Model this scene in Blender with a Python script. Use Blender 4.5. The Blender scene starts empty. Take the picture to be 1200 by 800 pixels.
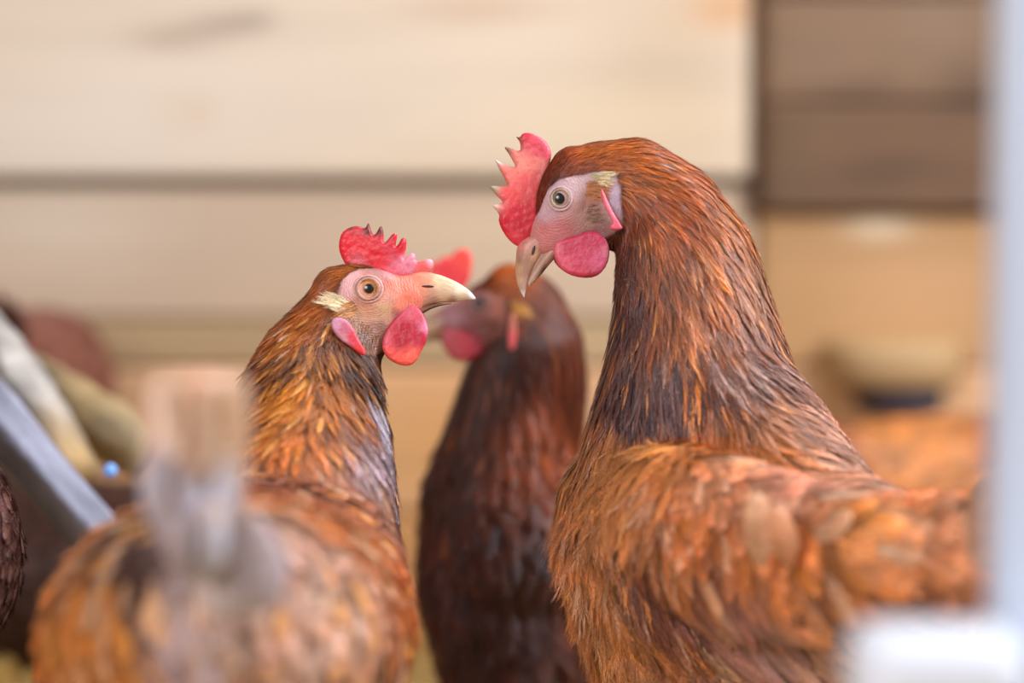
import bpy, bmesh, math, random
import numpy as np
from mathutils import Vector, Matrix
from mathutils.bvhtree import BVHTree
from mathutils import noise as _mn
PI = math.pi
rng = np.random.default_rng(7)
random.seed(7)
SC = bpy.context.scene
COL = SC.collection

# ------------------------------------------------------------------ camera
TILT = math.radians(5.0)
CAM = np.array([0, 0, .46])
cR = np.array([1., 0, 0]); cF = np.array([0, math.cos(TILT), -math.sin(TILT)]); cU = np.array([0, math.sin(TILT), math.cos(TILT)])
K = 36 / 85 / 1200
cd = bpy.data.cameras.new('camera'); cam = bpy.data.objects.new('camera', cd); COL.objects.link(cam)
cd.lens = 85; cd.sensor_width = 36; cam.location = CAM
cam.rotation_euler = (PI/2 - TILT, 0, 0)
cd.clip_start = .02
cd.dof.use_dof = True; cd.dof.focus_distance = 1.235; cd.dof.aperture_fstop = 2.45
SC.camera = cam

# ------------------------------------------------------------------ light
W = bpy.data.worlds.new('world'); SC.world = W; W.use_nodes = True
W.node_tree.nodes['Background'].inputs[0].default_value = (1.0, .93, .86, 1)
W.node_tree.nodes['Background'].inputs[1].default_value = .22
def area(name, loc, tgt, size, power, color):
    l = bpy.data.lights.new(name, 'AREA'); l.shape = 'RECTANGLE'; l.size = size[0]; l.size_y = size[1]
    l.energy = power; l.color = color
    o = bpy.data.objects.new(name, l); COL.objects.link(o); o.location = loc
    o.rotation_euler = (Vector(tgt) - Vector(loc)).to_track_quat('-Z', 'Y').to_euler()
    return o
area('doorway_daylight', (1.45, .9, 1.3), (0.05, 1.25, .25), (.7, .8), 56, (.84, .91, 1.0))
area('roof_window_daylight', (.65, 1.7, 1.6), (.05, 1.2, .25), (.8, .45), 12, (.84, .91, 1.0))
area('front_fill', (-.9, -.5, 1.1), (0, 1.3, .3), (.8, .7), 27, (.96, .95, 1.0))  # soft unseen fill added from the camera side
area('wall_fill', (.1, 1.75, 2.0), (0, 2.2, .5), (1.8, .4), 4.5, (1.0, .9, .82))  # unseen area light added to brighten the plank wall
SC.view_settings.view_transform = 'Standard'
try: SC.view_settings.look = 'None'
except Exception: pass
SC.view_settings.exposure = 0.0; SC.view_settings.gamma = 1.0
SC.view_settings.use_curve_mapping = False

# ------------------------------------------------------------------ helpers
def at(px, py, d):
    return CAM + d * (cF + (px - 600) * K * cR - (py - 400) * K * cU)
def at_y(px, py, Y):
    r = cF + (px - 600) * K * cR - (py - 400) * K * cU
    return CAM + r * (Y / r[1])
def lin(c):
    c = np.asarray(c, float) / 255
    return np.where(c <= .04045, c / 12.92, ((c + .055) / 1.055) ** 2.4)
def unit(v):
    v = np.asarray(v, float); return v / (np.linalg.norm(v, axis=-1, keepdims=True) + 1e-12)

def mesh_np(name, V, F, mat, parent=None, col=None, uv=None, smooth=True, extra=None):
    """V (n,3) world coordinates; F list of quads/tris arrays; child verts are stored relative to the parent's base"""
    V = np.asarray(V, float)
    if parent is not None: V = V - np.array(root_loc(parent))
    me = bpy.data.meshes.new(name)
    Fs = F if isinstance(F, (list, tuple)) else [F]
    Fs = [np.asarray(f, dtype=np.int32) for f in Fs if len(f)]
    loops = np.concatenate([f.ravel() for f in Fs])
    tot = np.concatenate([np.full(len(f), f.shape[1], dtype=np.int32) for f in Fs])
    start = np.concatenate([[0], np.cumsum(tot)[:-1]]).astype(np.int32)
    me.vertices.add(len(V)); me.vertices.foreach_set('co', V.astype(np.float32).ravel())
    me.loops.add(len(loops)); me.loops.foreach_set('vertex_index', loops)
    me.polygons.add(len(tot)); me.polygons.foreach_set('loop_start', start)
    try: me.polygons.foreach_set('loop_total', tot)
    except Exception: pass
    me.update(calc_edges=True)
    if smooth: me.polygons.foreach_set('use_smooth', np.ones(len(tot), bool))
    if col is not None:
        a = me.color_attributes.new('col', 'FLOAT_COLOR', 'POINT')
        c4 = np.ones((len(V), 4), np.float32); c4[:, :3] = col
        a.data.foreach_set('color', c4.ravel())
    if uv is not None:
        l = me.uv_layers.new(name='fuv'); l.data.foreach_set('uv', np.asarray(uv, np.float32)[loops].ravel())
    for k, v in (extra or {}).items():
        a = me.attributes.new(k, 'FLOAT', 'POINT'); a.data.foreach_set('value', np.asarray(v, np.float32))
    me.validate()
    o = bpy.data.objects.new(name, me); COL.objects.link(o)
    if mat: me.materials.append(mat)
    if parent is not None: o.parent = parent
    return o
def root_loc(o):
    l = np.zeros(3)
    while o is not None: l = l + np.array(o.location); o = o.parent
    return l
def empty(name, loc, label, cat, group=None):
    o = bpy.data.objects.new(name, None); COL.objects.link(o); o.location = loc; o.empty_display_size = .02
    o['label'] = label; o['category'] = cat
    if group: o['group'] = group
    return o

def mat_new(name):
    m = bpy.data.materials.new(name); m.use_nodes = True
    return m, m.node_tree.nodes, m.node_tree.links, m.node_tree.nodes['Principled BSDF']
def attr_col(N, L, B, noise=None, amt=.3, scale=200):
    a = N.new('ShaderNodeAttribute'); a.attribute_name = 'col'
    if noise is None: L.new(a.outputs['Color'], B.inputs['Base Color']); return a
    h = N.new('ShaderNodeMapRange'); h.inputs[3].default_value = 1 - amt; h.inputs[4].default_value = 1 + amt
    L.new(noise, h.inputs[0]); mx = N.new('ShaderNodeVectorMath'); mx.operation = 'SCALE'
    L.new(a.outputs['Color'], mx.inputs[0]); L.new(h.outputs[0], mx.inputs['Scale']); L.new(mx.outputs[0], B.inputs['Base Color'])
    return a
def mk_feather():
    m, N, L, B = mat_new('feather')
    uv = N.new('ShaderNodeUVMap'); uv.uv_map = 'fuv'
    mp = N.new('ShaderNodeMapping'); mp.inputs['Scale'].default_value = (1.7, .12, 1); L.new(uv.outputs[0], mp.inputs[0])
    nz = N.new('ShaderNodeTexNoise'); nz.inputs['Scale'].default_value = 1.0; nz.inputs['Detail'].default_value = 3; L.new(mp.outputs[0], nz.inputs['Vector'])
    mr = N.new('ShaderNodeMapRange'); mr.inputs[1].default_value = .3; mr.inputs[2].default_value = .7; L.new(nz.outputs[0], mr.inputs[0])
    attr_col(N, L, B, mr.outputs[0], .45)
    bp = N.new('ShaderNodeBump'); bp.inputs['Strength'].default_value = .55; bp.inputs['Distance'].default_value = .0004
    L.new(mr.outputs[0], bp.inputs['Height']); L.new(bp.outputs[0], B.inputs['Normal'])
    B.inputs['Roughness'].default_value = .36; B.inputs['Specular IOR Level'].default_value = .46
    B.inputs['Sheen Weight'].default_value = .05; B.inputs['Sheen Roughness'].default_value = .4
    return m
def mk_skin():
    m, N, L, B = mat_new('hen_skin')
    tc = N.new('ShaderNodeTexCoord')
    nz = N.new('ShaderNodeTexNoise'); nz.inputs['Scale'].default_value = 900; nz.inputs['Detail'].default_value = 4; L.new(tc.outputs['Object'], nz.inputs['Vector'])
    attr_col(N, L, B, nz.outputs[0], .22)
    ed = N.new('ShaderNodeAttribute'); ed.attribute_name = 'eyedist'
    n2 = N.new('ShaderNodeTexNoise'); n2.inputs['Scale'].default_value = 170; n2.inputs['Detail'].default_value = 3; L.new(tc.outputs['Object'], n2.inputs['Vector'])
    ad = N.new('ShaderNodeMath'); ad.operation = 'MULTIPLY_ADD'; ad.inputs[1].default_value = 5.0; L.new(n2.outputs[0], ad.inputs[0]); L.new(ed.outputs['Fac'], ad.inputs[2])
    ml = N.new('ShaderNodeMath'); ml.operation = 'MULTIPLY'; ml.inputs[1].default_value = 5.2; L.new(ad.outputs[0], ml.inputs[0])
    sn = N.new('ShaderNodeMath'); sn.operation = 'SINE'; L.new(ml.outputs[0], sn.inputs[0])
    b1 = N.new('ShaderNodeBump'); b1.inputs['Strength'].default_value = .22; b1.inputs['Distance'].default_value = .0004; L.new(sn.outputs[0], b1.inputs['Height'])
    b2 = N.new('ShaderNodeBump'); b2.inputs['Strength'].default_value = .5; b2.inputs['Distance'].default_value = .0005
    L.new(nz.outputs[0], b2.inputs['Height']); L.new(b1.outputs[0], b2.inputs['Normal']); L.new(b2.outputs[0], B.inputs['Normal'])
    B.inputs['Roughness'].default_value = .5; B.inputs['Subsurface Weight'].default_value = .12
    B.inputs['Subsurface Radius'].default_value = (.003, .001, .0006); B.inputs['Subsurface Scale'].default_value = 1
    return m
def mk_flesh():
    m, N, L, B = mat_new('red_flesh')
    tc = N.new('ShaderNodeTexCoord')
    nz = N.new('ShaderNodeTexNoise'); nz.inputs['Scale'].default_value = 650; nz.inputs['Detail'].default_value = 6; L.new(tc.outputs['Object'], nz.inputs['Vector'])
    attr_col(N, L, B, nz.outputs[0], .25)
    b2 = N.new('ShaderNodeBump'); b2.inputs['Strength'].default_value = .55; b2.inputs['Distance'].default_value = .0006
    L.new(nz.outputs[0], b2.inputs['Height']); L.new(b2.outputs[0], B.inputs['Normal'])
    B.inputs['Roughness'].default_value = .42; B.inputs['Subsurface Weight'].default_value = .3
    B.inputs['Subsurface Radius'].default_value = (.004, .0008, .0006); B.inputs['Subsurface Scale'].default_value = 1
    return m
def mk_horn():
    m, N, L, B = mat_new('beak_horn')
    uv = N.new('ShaderNodeUVMap'); uv.uv_map = 'fuv'
    mp = N.new('ShaderNodeMapping'); mp.inputs['Scale'].default_value = (.25, 1.6, 1); L.new(uv.outputs[0], mp.inputs[0])
    nz = N.new('ShaderNodeTexNoise'); nz.inputs['Scale'].default_value = 1; nz.inputs['Detail'].default_value = 5; L.new(mp.outputs[0], nz.inputs['Vector'])
    attr_col(N, L, B, nz.outputs[0], .4)
    b2 = N.new('ShaderNodeBump'); b2.inputs['Strength'].default_value = .5; b2.inputs['Distance'].default_value = .0005
    L.new(nz.outputs[0], b2.inputs['Height']); L.new(b2.outputs[0], B.inputs['Normal'])
    B.inputs['Roughness'].default_value = .38; B.inputs['Subsurface Weight'].default_value = .08
    B.inputs['Subsurface Radius'].default_value = (.002, .001, .0006); B.inputs['Subsurface Scale'].default_value = 1
    return m
def mk_eye():
    m, N, L, B = mat_new('eye'); attr_col(N, L, B)
    B.inputs['Roughness'].default_value = .3; B.inputs['Coat Weight'].default_value = .6; B.inputs['Coat Roughness'].default_value = .03
    return m
def mk_wood(name, sx=(2, 40, 40), rough=.75, amt=.18, bump=.4):
    m, N, L, B = mat_new(name)
    tc = N.new('ShaderNodeTexCoord'); mp = N.new('ShaderNodeMapping'); mp.inputs['Scale'].default_value = sx
    L.new(tc.outputs['Object'], mp.inputs[0])
    nz = N.new('ShaderNodeTexNoise'); nz.inputs['Scale'].default_value = 1.6; nz.inputs['Detail'].default_value = 6; nz.inputs['Distortion'].default_value = .6
    L.new(mp.outputs[0], nz.inputs['Vector'])
    attr_col(N, L, B, nz.outputs[0], amt)
    b2 = N.new('ShaderNodeBump'); b2.inputs['Strength'].default_value = bump; b2.inputs['Distance'].default_value = .002
    L.new(nz.outputs[0], b2.inputs['Height']); L.new(b2.outputs[0], B.inputs['Normal'])
    B.inputs['Roughness'].default_value = rough
    return m
M_F, M_S, M_R, M_H, M_E = mk_feather(), mk_skin(), mk_flesh(), mk_horn(), mk_eye()
M_WALL = mk_wood('plank_wood', (1.5, 10, 26), .7, .12)
M_DARK = mk_wood('weathered_board_wood', (6, 12, 22), .8, .3)
M_LOG = mk_wood('perch_wood', (60, 60, 4), .8, .35, .8)
M_PAINT = mk_wood('white_paint', (8, 8, 8), .45, .03, .1)
M_LEG = mk_wood('leg_scales', (300, 300, 300), .55, .25, .5)

# ------------------------------------------------------------------ setting
def grid_box(x0, x1, y0, y1, z0, z1, colf, nx=60, nz=24):
    """box with a finely divided front face (facing -y), colours from colf(x,z)"""
    xs = np.linspace(x0, x1, nx); zs = np.linspace(z0, z1, nz)
    X, Z = np.meshgrid(xs, zs, indexing='ij')
    e = .003
    Yf = np.full_like(X, y0)
    edge = np.minimum(np.minimum(X - x0, x1 - X), np.minimum(Z - z0, z1 - Z))
    Yf = Yf + np.where(edge < 1e-6, e, 0)
    A = np.stack([X, Yf, Z], -1).reshape(-1, 3); Bk = np.stack([X, np.full_like(X, y1), Z], -1).reshape(-1, 3)
    n = len(A); idx = np.arange(n).reshape(nx, nz)
    q = np.stack([idx[:-1, :-1], idx[1:, :-1], idx[1:, 1:], idx[:-1, 1:]], -1).reshape(-1, 4)
    qb = q[:, ::-1] + n
    def strip(a): return np.stack([a[:-1], a[1:], a[1:] + n, a[:-1] + n], -1)
    side = np.concatenate([strip(idx[::-1, 0]), strip(idx[:, -1]), strip(idx[0, :]), strip(idx[-1, ::-1])])
    V = np.concatenate([A, Bk]); F = np.concatenate([q, qb, side])
    return V, F, colf(V)
def join(parts):
    V, F, C, o = [], [], [], 0
    for v, f, c in parts:
        V.append(v); F.append(f + o); C.append(c); o += len(v)
    return np.concatenate(V), np.concatenate(F), np.concatenate(C)
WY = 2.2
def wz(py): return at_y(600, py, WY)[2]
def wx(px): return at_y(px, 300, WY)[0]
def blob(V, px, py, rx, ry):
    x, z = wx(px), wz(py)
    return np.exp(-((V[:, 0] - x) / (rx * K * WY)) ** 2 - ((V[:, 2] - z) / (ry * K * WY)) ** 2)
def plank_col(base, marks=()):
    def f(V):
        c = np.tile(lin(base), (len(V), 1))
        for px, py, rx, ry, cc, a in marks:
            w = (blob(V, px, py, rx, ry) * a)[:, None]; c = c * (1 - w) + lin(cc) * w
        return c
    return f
parts = []
XL, XM, XR = -1.6, wx(882), 1.4
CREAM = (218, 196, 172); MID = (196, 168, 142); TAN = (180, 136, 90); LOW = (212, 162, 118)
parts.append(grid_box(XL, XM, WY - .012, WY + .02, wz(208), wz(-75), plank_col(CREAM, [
    (205, 46, 50, 14, (160, 126, 96), .75), (262, 30, 40, 12, (150, 122, 104), .7), (300, 24, 26, 10, (140, 116, 104), .7), (120, 130, 240, 90, (226, 212, 198), .6), (780, 100, 110, 150, (192, 166, 136), .7), (238, 130, 14, 12, (214, 178, 150), .6), (620, 190, 260, 30, (206, 180, 146), .4), (560, 12, 90, 16, (190, 150, 115), .5),  # wide darker tone at right paints the wall's light falloff into the wood
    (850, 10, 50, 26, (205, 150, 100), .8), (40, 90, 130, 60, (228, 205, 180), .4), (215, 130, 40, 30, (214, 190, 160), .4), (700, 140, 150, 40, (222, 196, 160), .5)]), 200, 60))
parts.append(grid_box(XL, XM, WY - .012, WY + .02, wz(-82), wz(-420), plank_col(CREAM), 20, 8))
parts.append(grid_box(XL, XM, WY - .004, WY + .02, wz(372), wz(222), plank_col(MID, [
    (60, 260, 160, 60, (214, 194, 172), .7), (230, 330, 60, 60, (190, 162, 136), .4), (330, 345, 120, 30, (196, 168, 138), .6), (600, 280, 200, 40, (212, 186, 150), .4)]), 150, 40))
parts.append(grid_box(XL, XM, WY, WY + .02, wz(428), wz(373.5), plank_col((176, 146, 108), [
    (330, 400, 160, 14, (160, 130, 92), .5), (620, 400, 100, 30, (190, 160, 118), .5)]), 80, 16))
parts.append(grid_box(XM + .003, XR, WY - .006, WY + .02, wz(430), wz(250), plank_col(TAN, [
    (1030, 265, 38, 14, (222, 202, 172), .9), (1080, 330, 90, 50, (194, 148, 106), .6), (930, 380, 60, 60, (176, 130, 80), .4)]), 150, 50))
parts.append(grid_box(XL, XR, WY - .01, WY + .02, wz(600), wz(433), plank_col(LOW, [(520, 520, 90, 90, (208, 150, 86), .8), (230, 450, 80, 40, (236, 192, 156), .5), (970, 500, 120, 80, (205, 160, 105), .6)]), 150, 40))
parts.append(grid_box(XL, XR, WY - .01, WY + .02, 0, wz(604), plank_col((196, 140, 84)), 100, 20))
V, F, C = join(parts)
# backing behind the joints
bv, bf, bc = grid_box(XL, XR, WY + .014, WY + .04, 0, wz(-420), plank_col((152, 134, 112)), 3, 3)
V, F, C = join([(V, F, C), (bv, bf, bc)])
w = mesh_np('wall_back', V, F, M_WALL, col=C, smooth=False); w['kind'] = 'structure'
# dark weathered boards nailed over the upper right
p = empty('board_panel', (wx(1050), WY - .02, wz(246)), 'dark weathered grey-brown board panel on the upper right of the plank wall', 'panel')
for a, b, cc in ((245, 122, (108, 78, 54)), (120, 0, (124, 94, 68)), (-2, -150, (114, 86, 64))):
    v, f, c = grid_box(XM + .002, XR - .02, WY - .024, WY + .012, wz(a), wz(b), plank_col(cc, [
        (1130, 110, 50, 30, (72, 50, 38), .7), (960, 60, 70, 50, (128, 100, 78), .6), (1040, 200, 100, 20, (80, 56, 40), .5), (920, 190, 30, 60, (92, 72, 50), .5), (1090, 30, 50, 50, (136, 110, 90), .5), (1010, 110, 60, 14, (84, 60, 46), .6)]), 80, 30)
    mesh_np('board', v, f, M_DARK, p, col=c, smooth=False)

# floor with litter
def floor_():
    xs = np.linspace(-1.6, 1.4, 120); ys = np.linspace(-.4, WY, 110)
    X, Y = np.meshgrid(xs, ys, indexing='ij'); Z = np.zeros_like(X)
    V = np.stack([X, Y, Z], -1).reshape(-1, 3); idx = np.arange(len(V)).reshape(120, 110)
    q = np.stack([idx[:-1, :-1], idx[1:, :-1], idx[1:, 1:], idx[:-1, 1:]], -1).reshape(-1, 4)
    c = np.tile(lin((150, 118, 66)), (len(V), 1)) * rng.uniform(.75, 1.2, (len(V), 1))
    o = mesh_np('floor', V, q, M_DARK, col=c); o['kind'] = 'structure'; return o
FLOOR = floor_()
def straw():
    n = 5000
    c = np.stack([rng.uniform(-.9, .9, n), rng.uniform(.9, 2.15, n), rng.uniform(.002, .012, n)], -1)
    a = rng.uniform(0, PI, n); L = rng.uniform(.01, .035, n); d = np.stack([np.cos(a), np.sin(a), rng.normal(0, .12, n)], -1)
    s = np.stack([-np.sin(a), np.cos(a), np.zeros(n)], -1) * .0011
    up = np.array([0, 0, .0009])
    p0, p1 = c - d * L[:, None], c + d * L[:, None]
    p0[:, 2] = np.maximum(p0[:, 2], .001); p1[:, 2] = np.maximum(p1[:, 2], .001)
    V = np.stack([p0 - s, p0 + up, p0 + s, p1 - s, p1 + up, p1 + s], 1).reshape(-1, 3)
    b = np.arange(n)[:, None] * 6
    F = np.concatenate([b + [0, 1, 4, 3], b + [1, 2, 5, 4], b + [2, 0, 3, 5]])
    col = np.repeat(lin((205, 165, 92)) * rng.uniform(.6, 1.2, (n, 1)), 6, 0)
    o = mesh_np('straw_litter', V, F, M_DARK, FLOOR, col=col, smooth=False); o['kind'] = 'stuff'
straw()

# ------------------------------------------------------------------ generic round shapes
def tube(pts, radii, n=14, squash=None, cap=True, wob=0, seed=0):
    pts = np.asarray(pts, float); m = len(pts); r_ = np.random.default_rng(seed)
    T = unit(np.gradient(pts, axis=0)); ref = np.array([0, 0, 1.]) if abs(T[0][2]) < .9 else np.array([1., 0, 0])
    V = []
    wobn = r_.normal(0, 1, (n,))
    for i in range(m):
        s = unit(np.cross(T[i], ref)); t = np.cross(s, T[i]); a = np.linspace(0, 2 * PI, n, endpoint=False)
        sx, sy = squash if squash else (1, 1)
        rr = radii[i] * (1 + wob * np.roll(wobn, 0) + wob * .5 * r_.normal(0, 1, n))
        V.append(pts[i] + rr[:, None] * (np.cos(a)[:, None] * s * sx + np.sin(a)[:, None] * t * sy))
    V = np.concatenate(V); idx = np.arange(m * n).reshape(m, n); nx = np.roll(idx, -1, 1)
    q = np.stack([idx[:-1], nx[:-1], nx[1:], idx[1:]], -1).reshape(-1, 4)
    tris = []
    if cap:
        V = np.concatenate([V, pts[:1], pts[-1:]]); a, b = m * n, m * n + 1
        tris = np.concatenate([np.stack([nx[0], idx[0], np.full(n, a)], -1), np.stack([idx[-1], nx[-1], np.full(n, b)], -1)])
    return V, [q, tris] if cap else [q]
def lathe_sphere(c, axis, r, nu=40, nv=28):
    axis = unit(axis); s = unit(np.cross(axis, [0.31, .2, .9])); t = np.cross(axis, s)
    th = np.linspace(0, PI, nv); ph = np.linspace(0, 2 * PI, nu, endpoint=False)
    TH, PH = np.meshgrid(th, ph, indexing='ij')
    D = np.cos(TH)[..., None] * axis + np.sin(TH)[..., None] * (np.cos(PH)[..., None] * s + np.sin(PH)[..., None] * t)
    V = (c + r * D).reshape(-1, 3); idx = np.arange(nv * nu).reshape(nv, nu); nx = np.roll(idx, -1, 1)
    q = np.stack([idx[:-1], nx[:-1], nx[1:], idx[1:]], -1).reshape(-1, 4)
    return V, q, TH.ravel(), D.reshape(-1, 3)

# ------------------------------------------------------------------ feathers
def feather_template(kind, seed):
    """(x, s, h, shade, fringe): x in half widths, s along 0..1+, h in half widths"""
    r = np.random.default_rng(seed)
    def w(s):
        s = np.clip(s, 0, 1)
        if kind in ('hackle', 'bristle'): return 1.15 * np.minimum(1, (s / .3)) ** .5 * (1 - s ** 2.2) ** .75 + .05
        if kind == 'flight': return np.minimum(1, s / .12) ** .6 * np.sqrt(np.clip(1 - np.maximum(0, (s - .8) / .2) ** 2, 0, 1)) + .02
        return np.minimum(1, s / .35) ** .6 * np.sqrt(np.clip(1 - np.maximum(0, (s - .62) / .38) ** 2, 0, 1)) + .03
    rows = {'bristle': [0, .5, 1], 'hackle': [0, .2, .4, .6, .8, .93, 1], 'fluff': [0, .3, .55, .75], 'covert': [0, .15, .35, .55, .72, .84, .93, .98, 1], 'flight': [0, .06, .2, .35, .5, .65, .78, .88, .94, .98, 1]}[kind]
    cols = {'bristle': [-1, 0, 1], 'hackle': [-1, 0, 1]}.get(kind, [-1, -.55, -.1, .1, .55, 1])
    V, F, S = [], [], []
    vw = .62 if kind in ('hackle', 'bristle') else (.6 if kind == 'fluff' else .93)
    for s in rows:
        for c in cols:
            V.append((c * w(s) * vw, s * (.97 if kind != 'fluff' else 1), -.16 * c * c)); 
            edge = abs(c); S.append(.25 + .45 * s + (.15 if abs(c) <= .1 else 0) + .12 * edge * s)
    n = len(cols)
    for i in range(len(rows) - 1):
        for j in range(n - 1):
            a = i * n + j; F.append((a, a + 1, a + n + 1, a + n))
    ns = {'bristle': 4, 'hackle': 8, 'fluff': 24, 'covert': 17, 'flight': 16}[kind]
    sw = {'bristle': .13, 'hackle': .10, 'fluff': .034, 'covert': .032, 'flight': .035}[kind]
    spread = {'bristle': .45, 'hackle': .3, 'fluff': .42, 'covert': .2, 'flight': .12}[kind]
    for side in (-1, 1):
        for k in range(ns):
            s0 = (k + r.uniform(.1, .9)) / ns * (.95 if kind != 'covert' else 1) * .93 + .02
            if kind == 'flight' and r.random() < .5: continue
            ln = spread * r.uniform(.7, 1.3)
            if kind == 'covert': s0 = .3 + .7 * s0
            sh = r.uniform(-.18, .3) + .3 + .45 * s0
            cl = r.normal(0, .10 if kind != 'fluff' else .3); hz = r.uniform(0, .25 if kind != 'fluff' else .9)
            b = len(V); m = 4
            for q in range(m):
                t = q / (m - 1); s = s0 + ln * t
                if kind in ('hackle', 'bristle'): x = side * (.1 + (w(min(s, 1)) * 1.02 + .12 * (s > 1)) * t ** .7) + cl * t * t
                else:
                    x = side * (w(min(s0 + ln * .6, 1)) * (1.04 if kind != 'fluff' else 1.1)) * min(1, t * 1.15 + .05) + cl * t * t
                    if s > 1.04 and kind != 'fluff': s = 1.04 + (s - 1.04) * .35
                hw = sw * (1 - .75 * t)
                hh = -.16 * x * x + .03 + hz * t * t
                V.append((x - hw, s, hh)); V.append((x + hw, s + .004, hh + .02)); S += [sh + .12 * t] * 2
                if q: a = b + 2 * (q - 1); F.append((a, a + 1, a + 3, a + 2))
    # shaft
    b = len(V); m = 6
    for q in range(m):
        s = q / (m - 1) * .96; hw = .05 * (1 - .7 * s)
        V.append((-hw, s, .04)); V.append((hw, s, .04)); S += [.95 if kind != 'bristle' else .6] * 2
        if q: a = b + 2 * (q - 1); F.append((a, a + 1, a + 3, a + 2))
    return np.array(V), np.array(F), np.array(S)
TEMPL = {k: [feather_template(k, 100 * i + j) for j in range(5)] for i, k in enumerate(('bristle', 'hackle', 'fluff', 'covert', 'flight'))}

def emit(C, N, Lt, length, width, col, kind, lift, acc, rg, contrast=1.0):
    """C,N,Lt (n,k,3) centre line, normals, laterals; adds world-space geometry to acc"""
    n, k, _ = C.shape
    if n == 0: return
    vi = rg.integers(0, 5, n)
    for t in range(5):
        m = np.where(vi == t)[0]
        if not len(m): continue
        V, F, S = TEMPL[kind][t]
        x, s, h = V[:, 0], V[:, 1], V[:, 2]
        g = np.clip(s, 0, None) * (k - 1); i0 = np.clip(np.floor(g).astype(int), 0, k - 2); fr = (g - i0)[None, :, None]
        Cc, Nn, LL = C[m], N[m], Lt[m]
        P = Cc[:, i0] * (1 - fr) + Cc[:, i0 + 1] * fr
        f2 = np.clip(fr, 0, 1)
        n_ = Nn[:, i0] * (1 - f2) + Nn[:, i0 + 1] * f2; l_ = LL[:, i0] * (1 - f2) + LL[:, i0 + 1] * f2
        hw = (width[m] / 2)[:, None]
        lf = (.0003 + lift[m][:, None] * (s[None] ** 1.3))
        P = P + l_ * (x[None] * hw)[..., None] + n_ * (h[None] * hw + lf)[..., None]
        sd = np.clip(S[None] + rg.normal(0, .05, (len(m), 1)), 0, 1.3)
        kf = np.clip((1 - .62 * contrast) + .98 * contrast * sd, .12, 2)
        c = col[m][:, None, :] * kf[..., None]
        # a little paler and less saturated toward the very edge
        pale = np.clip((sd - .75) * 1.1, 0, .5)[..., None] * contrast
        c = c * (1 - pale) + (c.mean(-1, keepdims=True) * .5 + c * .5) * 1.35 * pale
        off = rg.uniform(0, 300, (len(m), 1))
        lm = (length[m] * 1000)[:, None]; xm = x[None] * hw * 1000; sm = s[None] * lm
        q = (xm + .12 * sm) if kind in ('hackle', 'bristle') else (.75 * sm - np.abs(xm) * 1.0)
        UV = np.stack([q + off, sm * .6 + off], -1)
        nv = len(V); base = acc['n'] + np.arange(len(m))[:, None, None] * nv
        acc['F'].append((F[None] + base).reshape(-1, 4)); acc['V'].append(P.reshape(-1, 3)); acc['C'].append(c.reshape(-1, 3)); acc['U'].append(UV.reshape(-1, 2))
        acc['n'] += nv * len(m)
def new_acc(): return {'n': 0, 'V': [], 'F': [], 'C': [], 'U': []}
def flush(acc, name, parent):
    if acc['n'] == 0: return None
    return mesh_np(name, np.concatenate(acc['V']), np.concatenate(acc['F']), M_F, parent, col=np.concatenate(acc['C']), uv=np.concatenate(acc['U']))

class Field:
    """what the plumage is like over the body: direction, colour, length, width, kind"""
    def __init__(self, ctl, tint=(1, 1, 1)):
        self.P = np.array([c[0] for c in ctl]); self.D = unit(np.array([c[1] for c in ctl])); self.C = np.array([lin(c[2]) for c in ctl]); lm = self.C @ [.3, .5, .2]; sat = np.array([1.2 if c[5] in ('hackle', 'bristle') else 1.0 for c in ctl]); self.C = np.clip(lm[:, None] + sat[:, None] * (self.C - lm[:, None]), .004, .95) * (1 + np.where((sat > 1)[:, None], [-.02, .08, -.12], [0, .02, -.02]) * np.clip(((np.ptp(self.C, 1) / self.C.max(1)) - .6) / .2, 0, 1)[:, None]) * np.array(tint)
        self.L = np.array([c[3] for c in ctl]) / 1000.; self.Wd = np.array([c[4] for c in ctl]) / 1000.; self.Kd = [c[5] for c in ctl]
    def w(self, P):
        d = P[:, None] - self.P[None]
        dd = d @ cF; d2 = (d ** 2).sum(-1) - .65 * dd ** 2
        w = 1 / (d2 + 4e-5) ** 2
        return w / w.sum(1, keepdims=True)
    def ev(self, P, rg):
        w = self.w(P); D = unit(w @ self.D); wc = w ** 1.3; wc /= wc.sum(1, keepdims=True)
        pk = np.argmax(w * rg.uniform(.5, 1.5, w.shape), 1)
        return D, wc @ self.C, w @ self.L, w @ self.Wd, [self.Kd[i] for i in pk]

def dart(P, R, rg):
    cell = R.max(); keep = []; grid = {}
    ck = np.floor(P / cell).astype(int)
    for i in rg.permutation(len(P)):
        a, b, c = ck[i]; ok = True; p = P[i]; r2 = R[i] ** 2
        for x in (a - 1, a, a + 1):
            for y in (b - 1, b, b + 1):
                for z in (c - 1, c, c + 1):
                    for j in grid.get((x, y, z), ()):
                        q = P[j]
                        if (p[0] - q[0]) ** 2 + (p[1] - q[1]) ** 2 + (p[2] - q[2]) ** 2 < r2: ok = False; break
                    if not ok: break
                if not ok: break
            if not ok: break
        if ok: grid.setdefault((a, b, c), []).append(i); keep.append(i)
    return np.array(keep)

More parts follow.
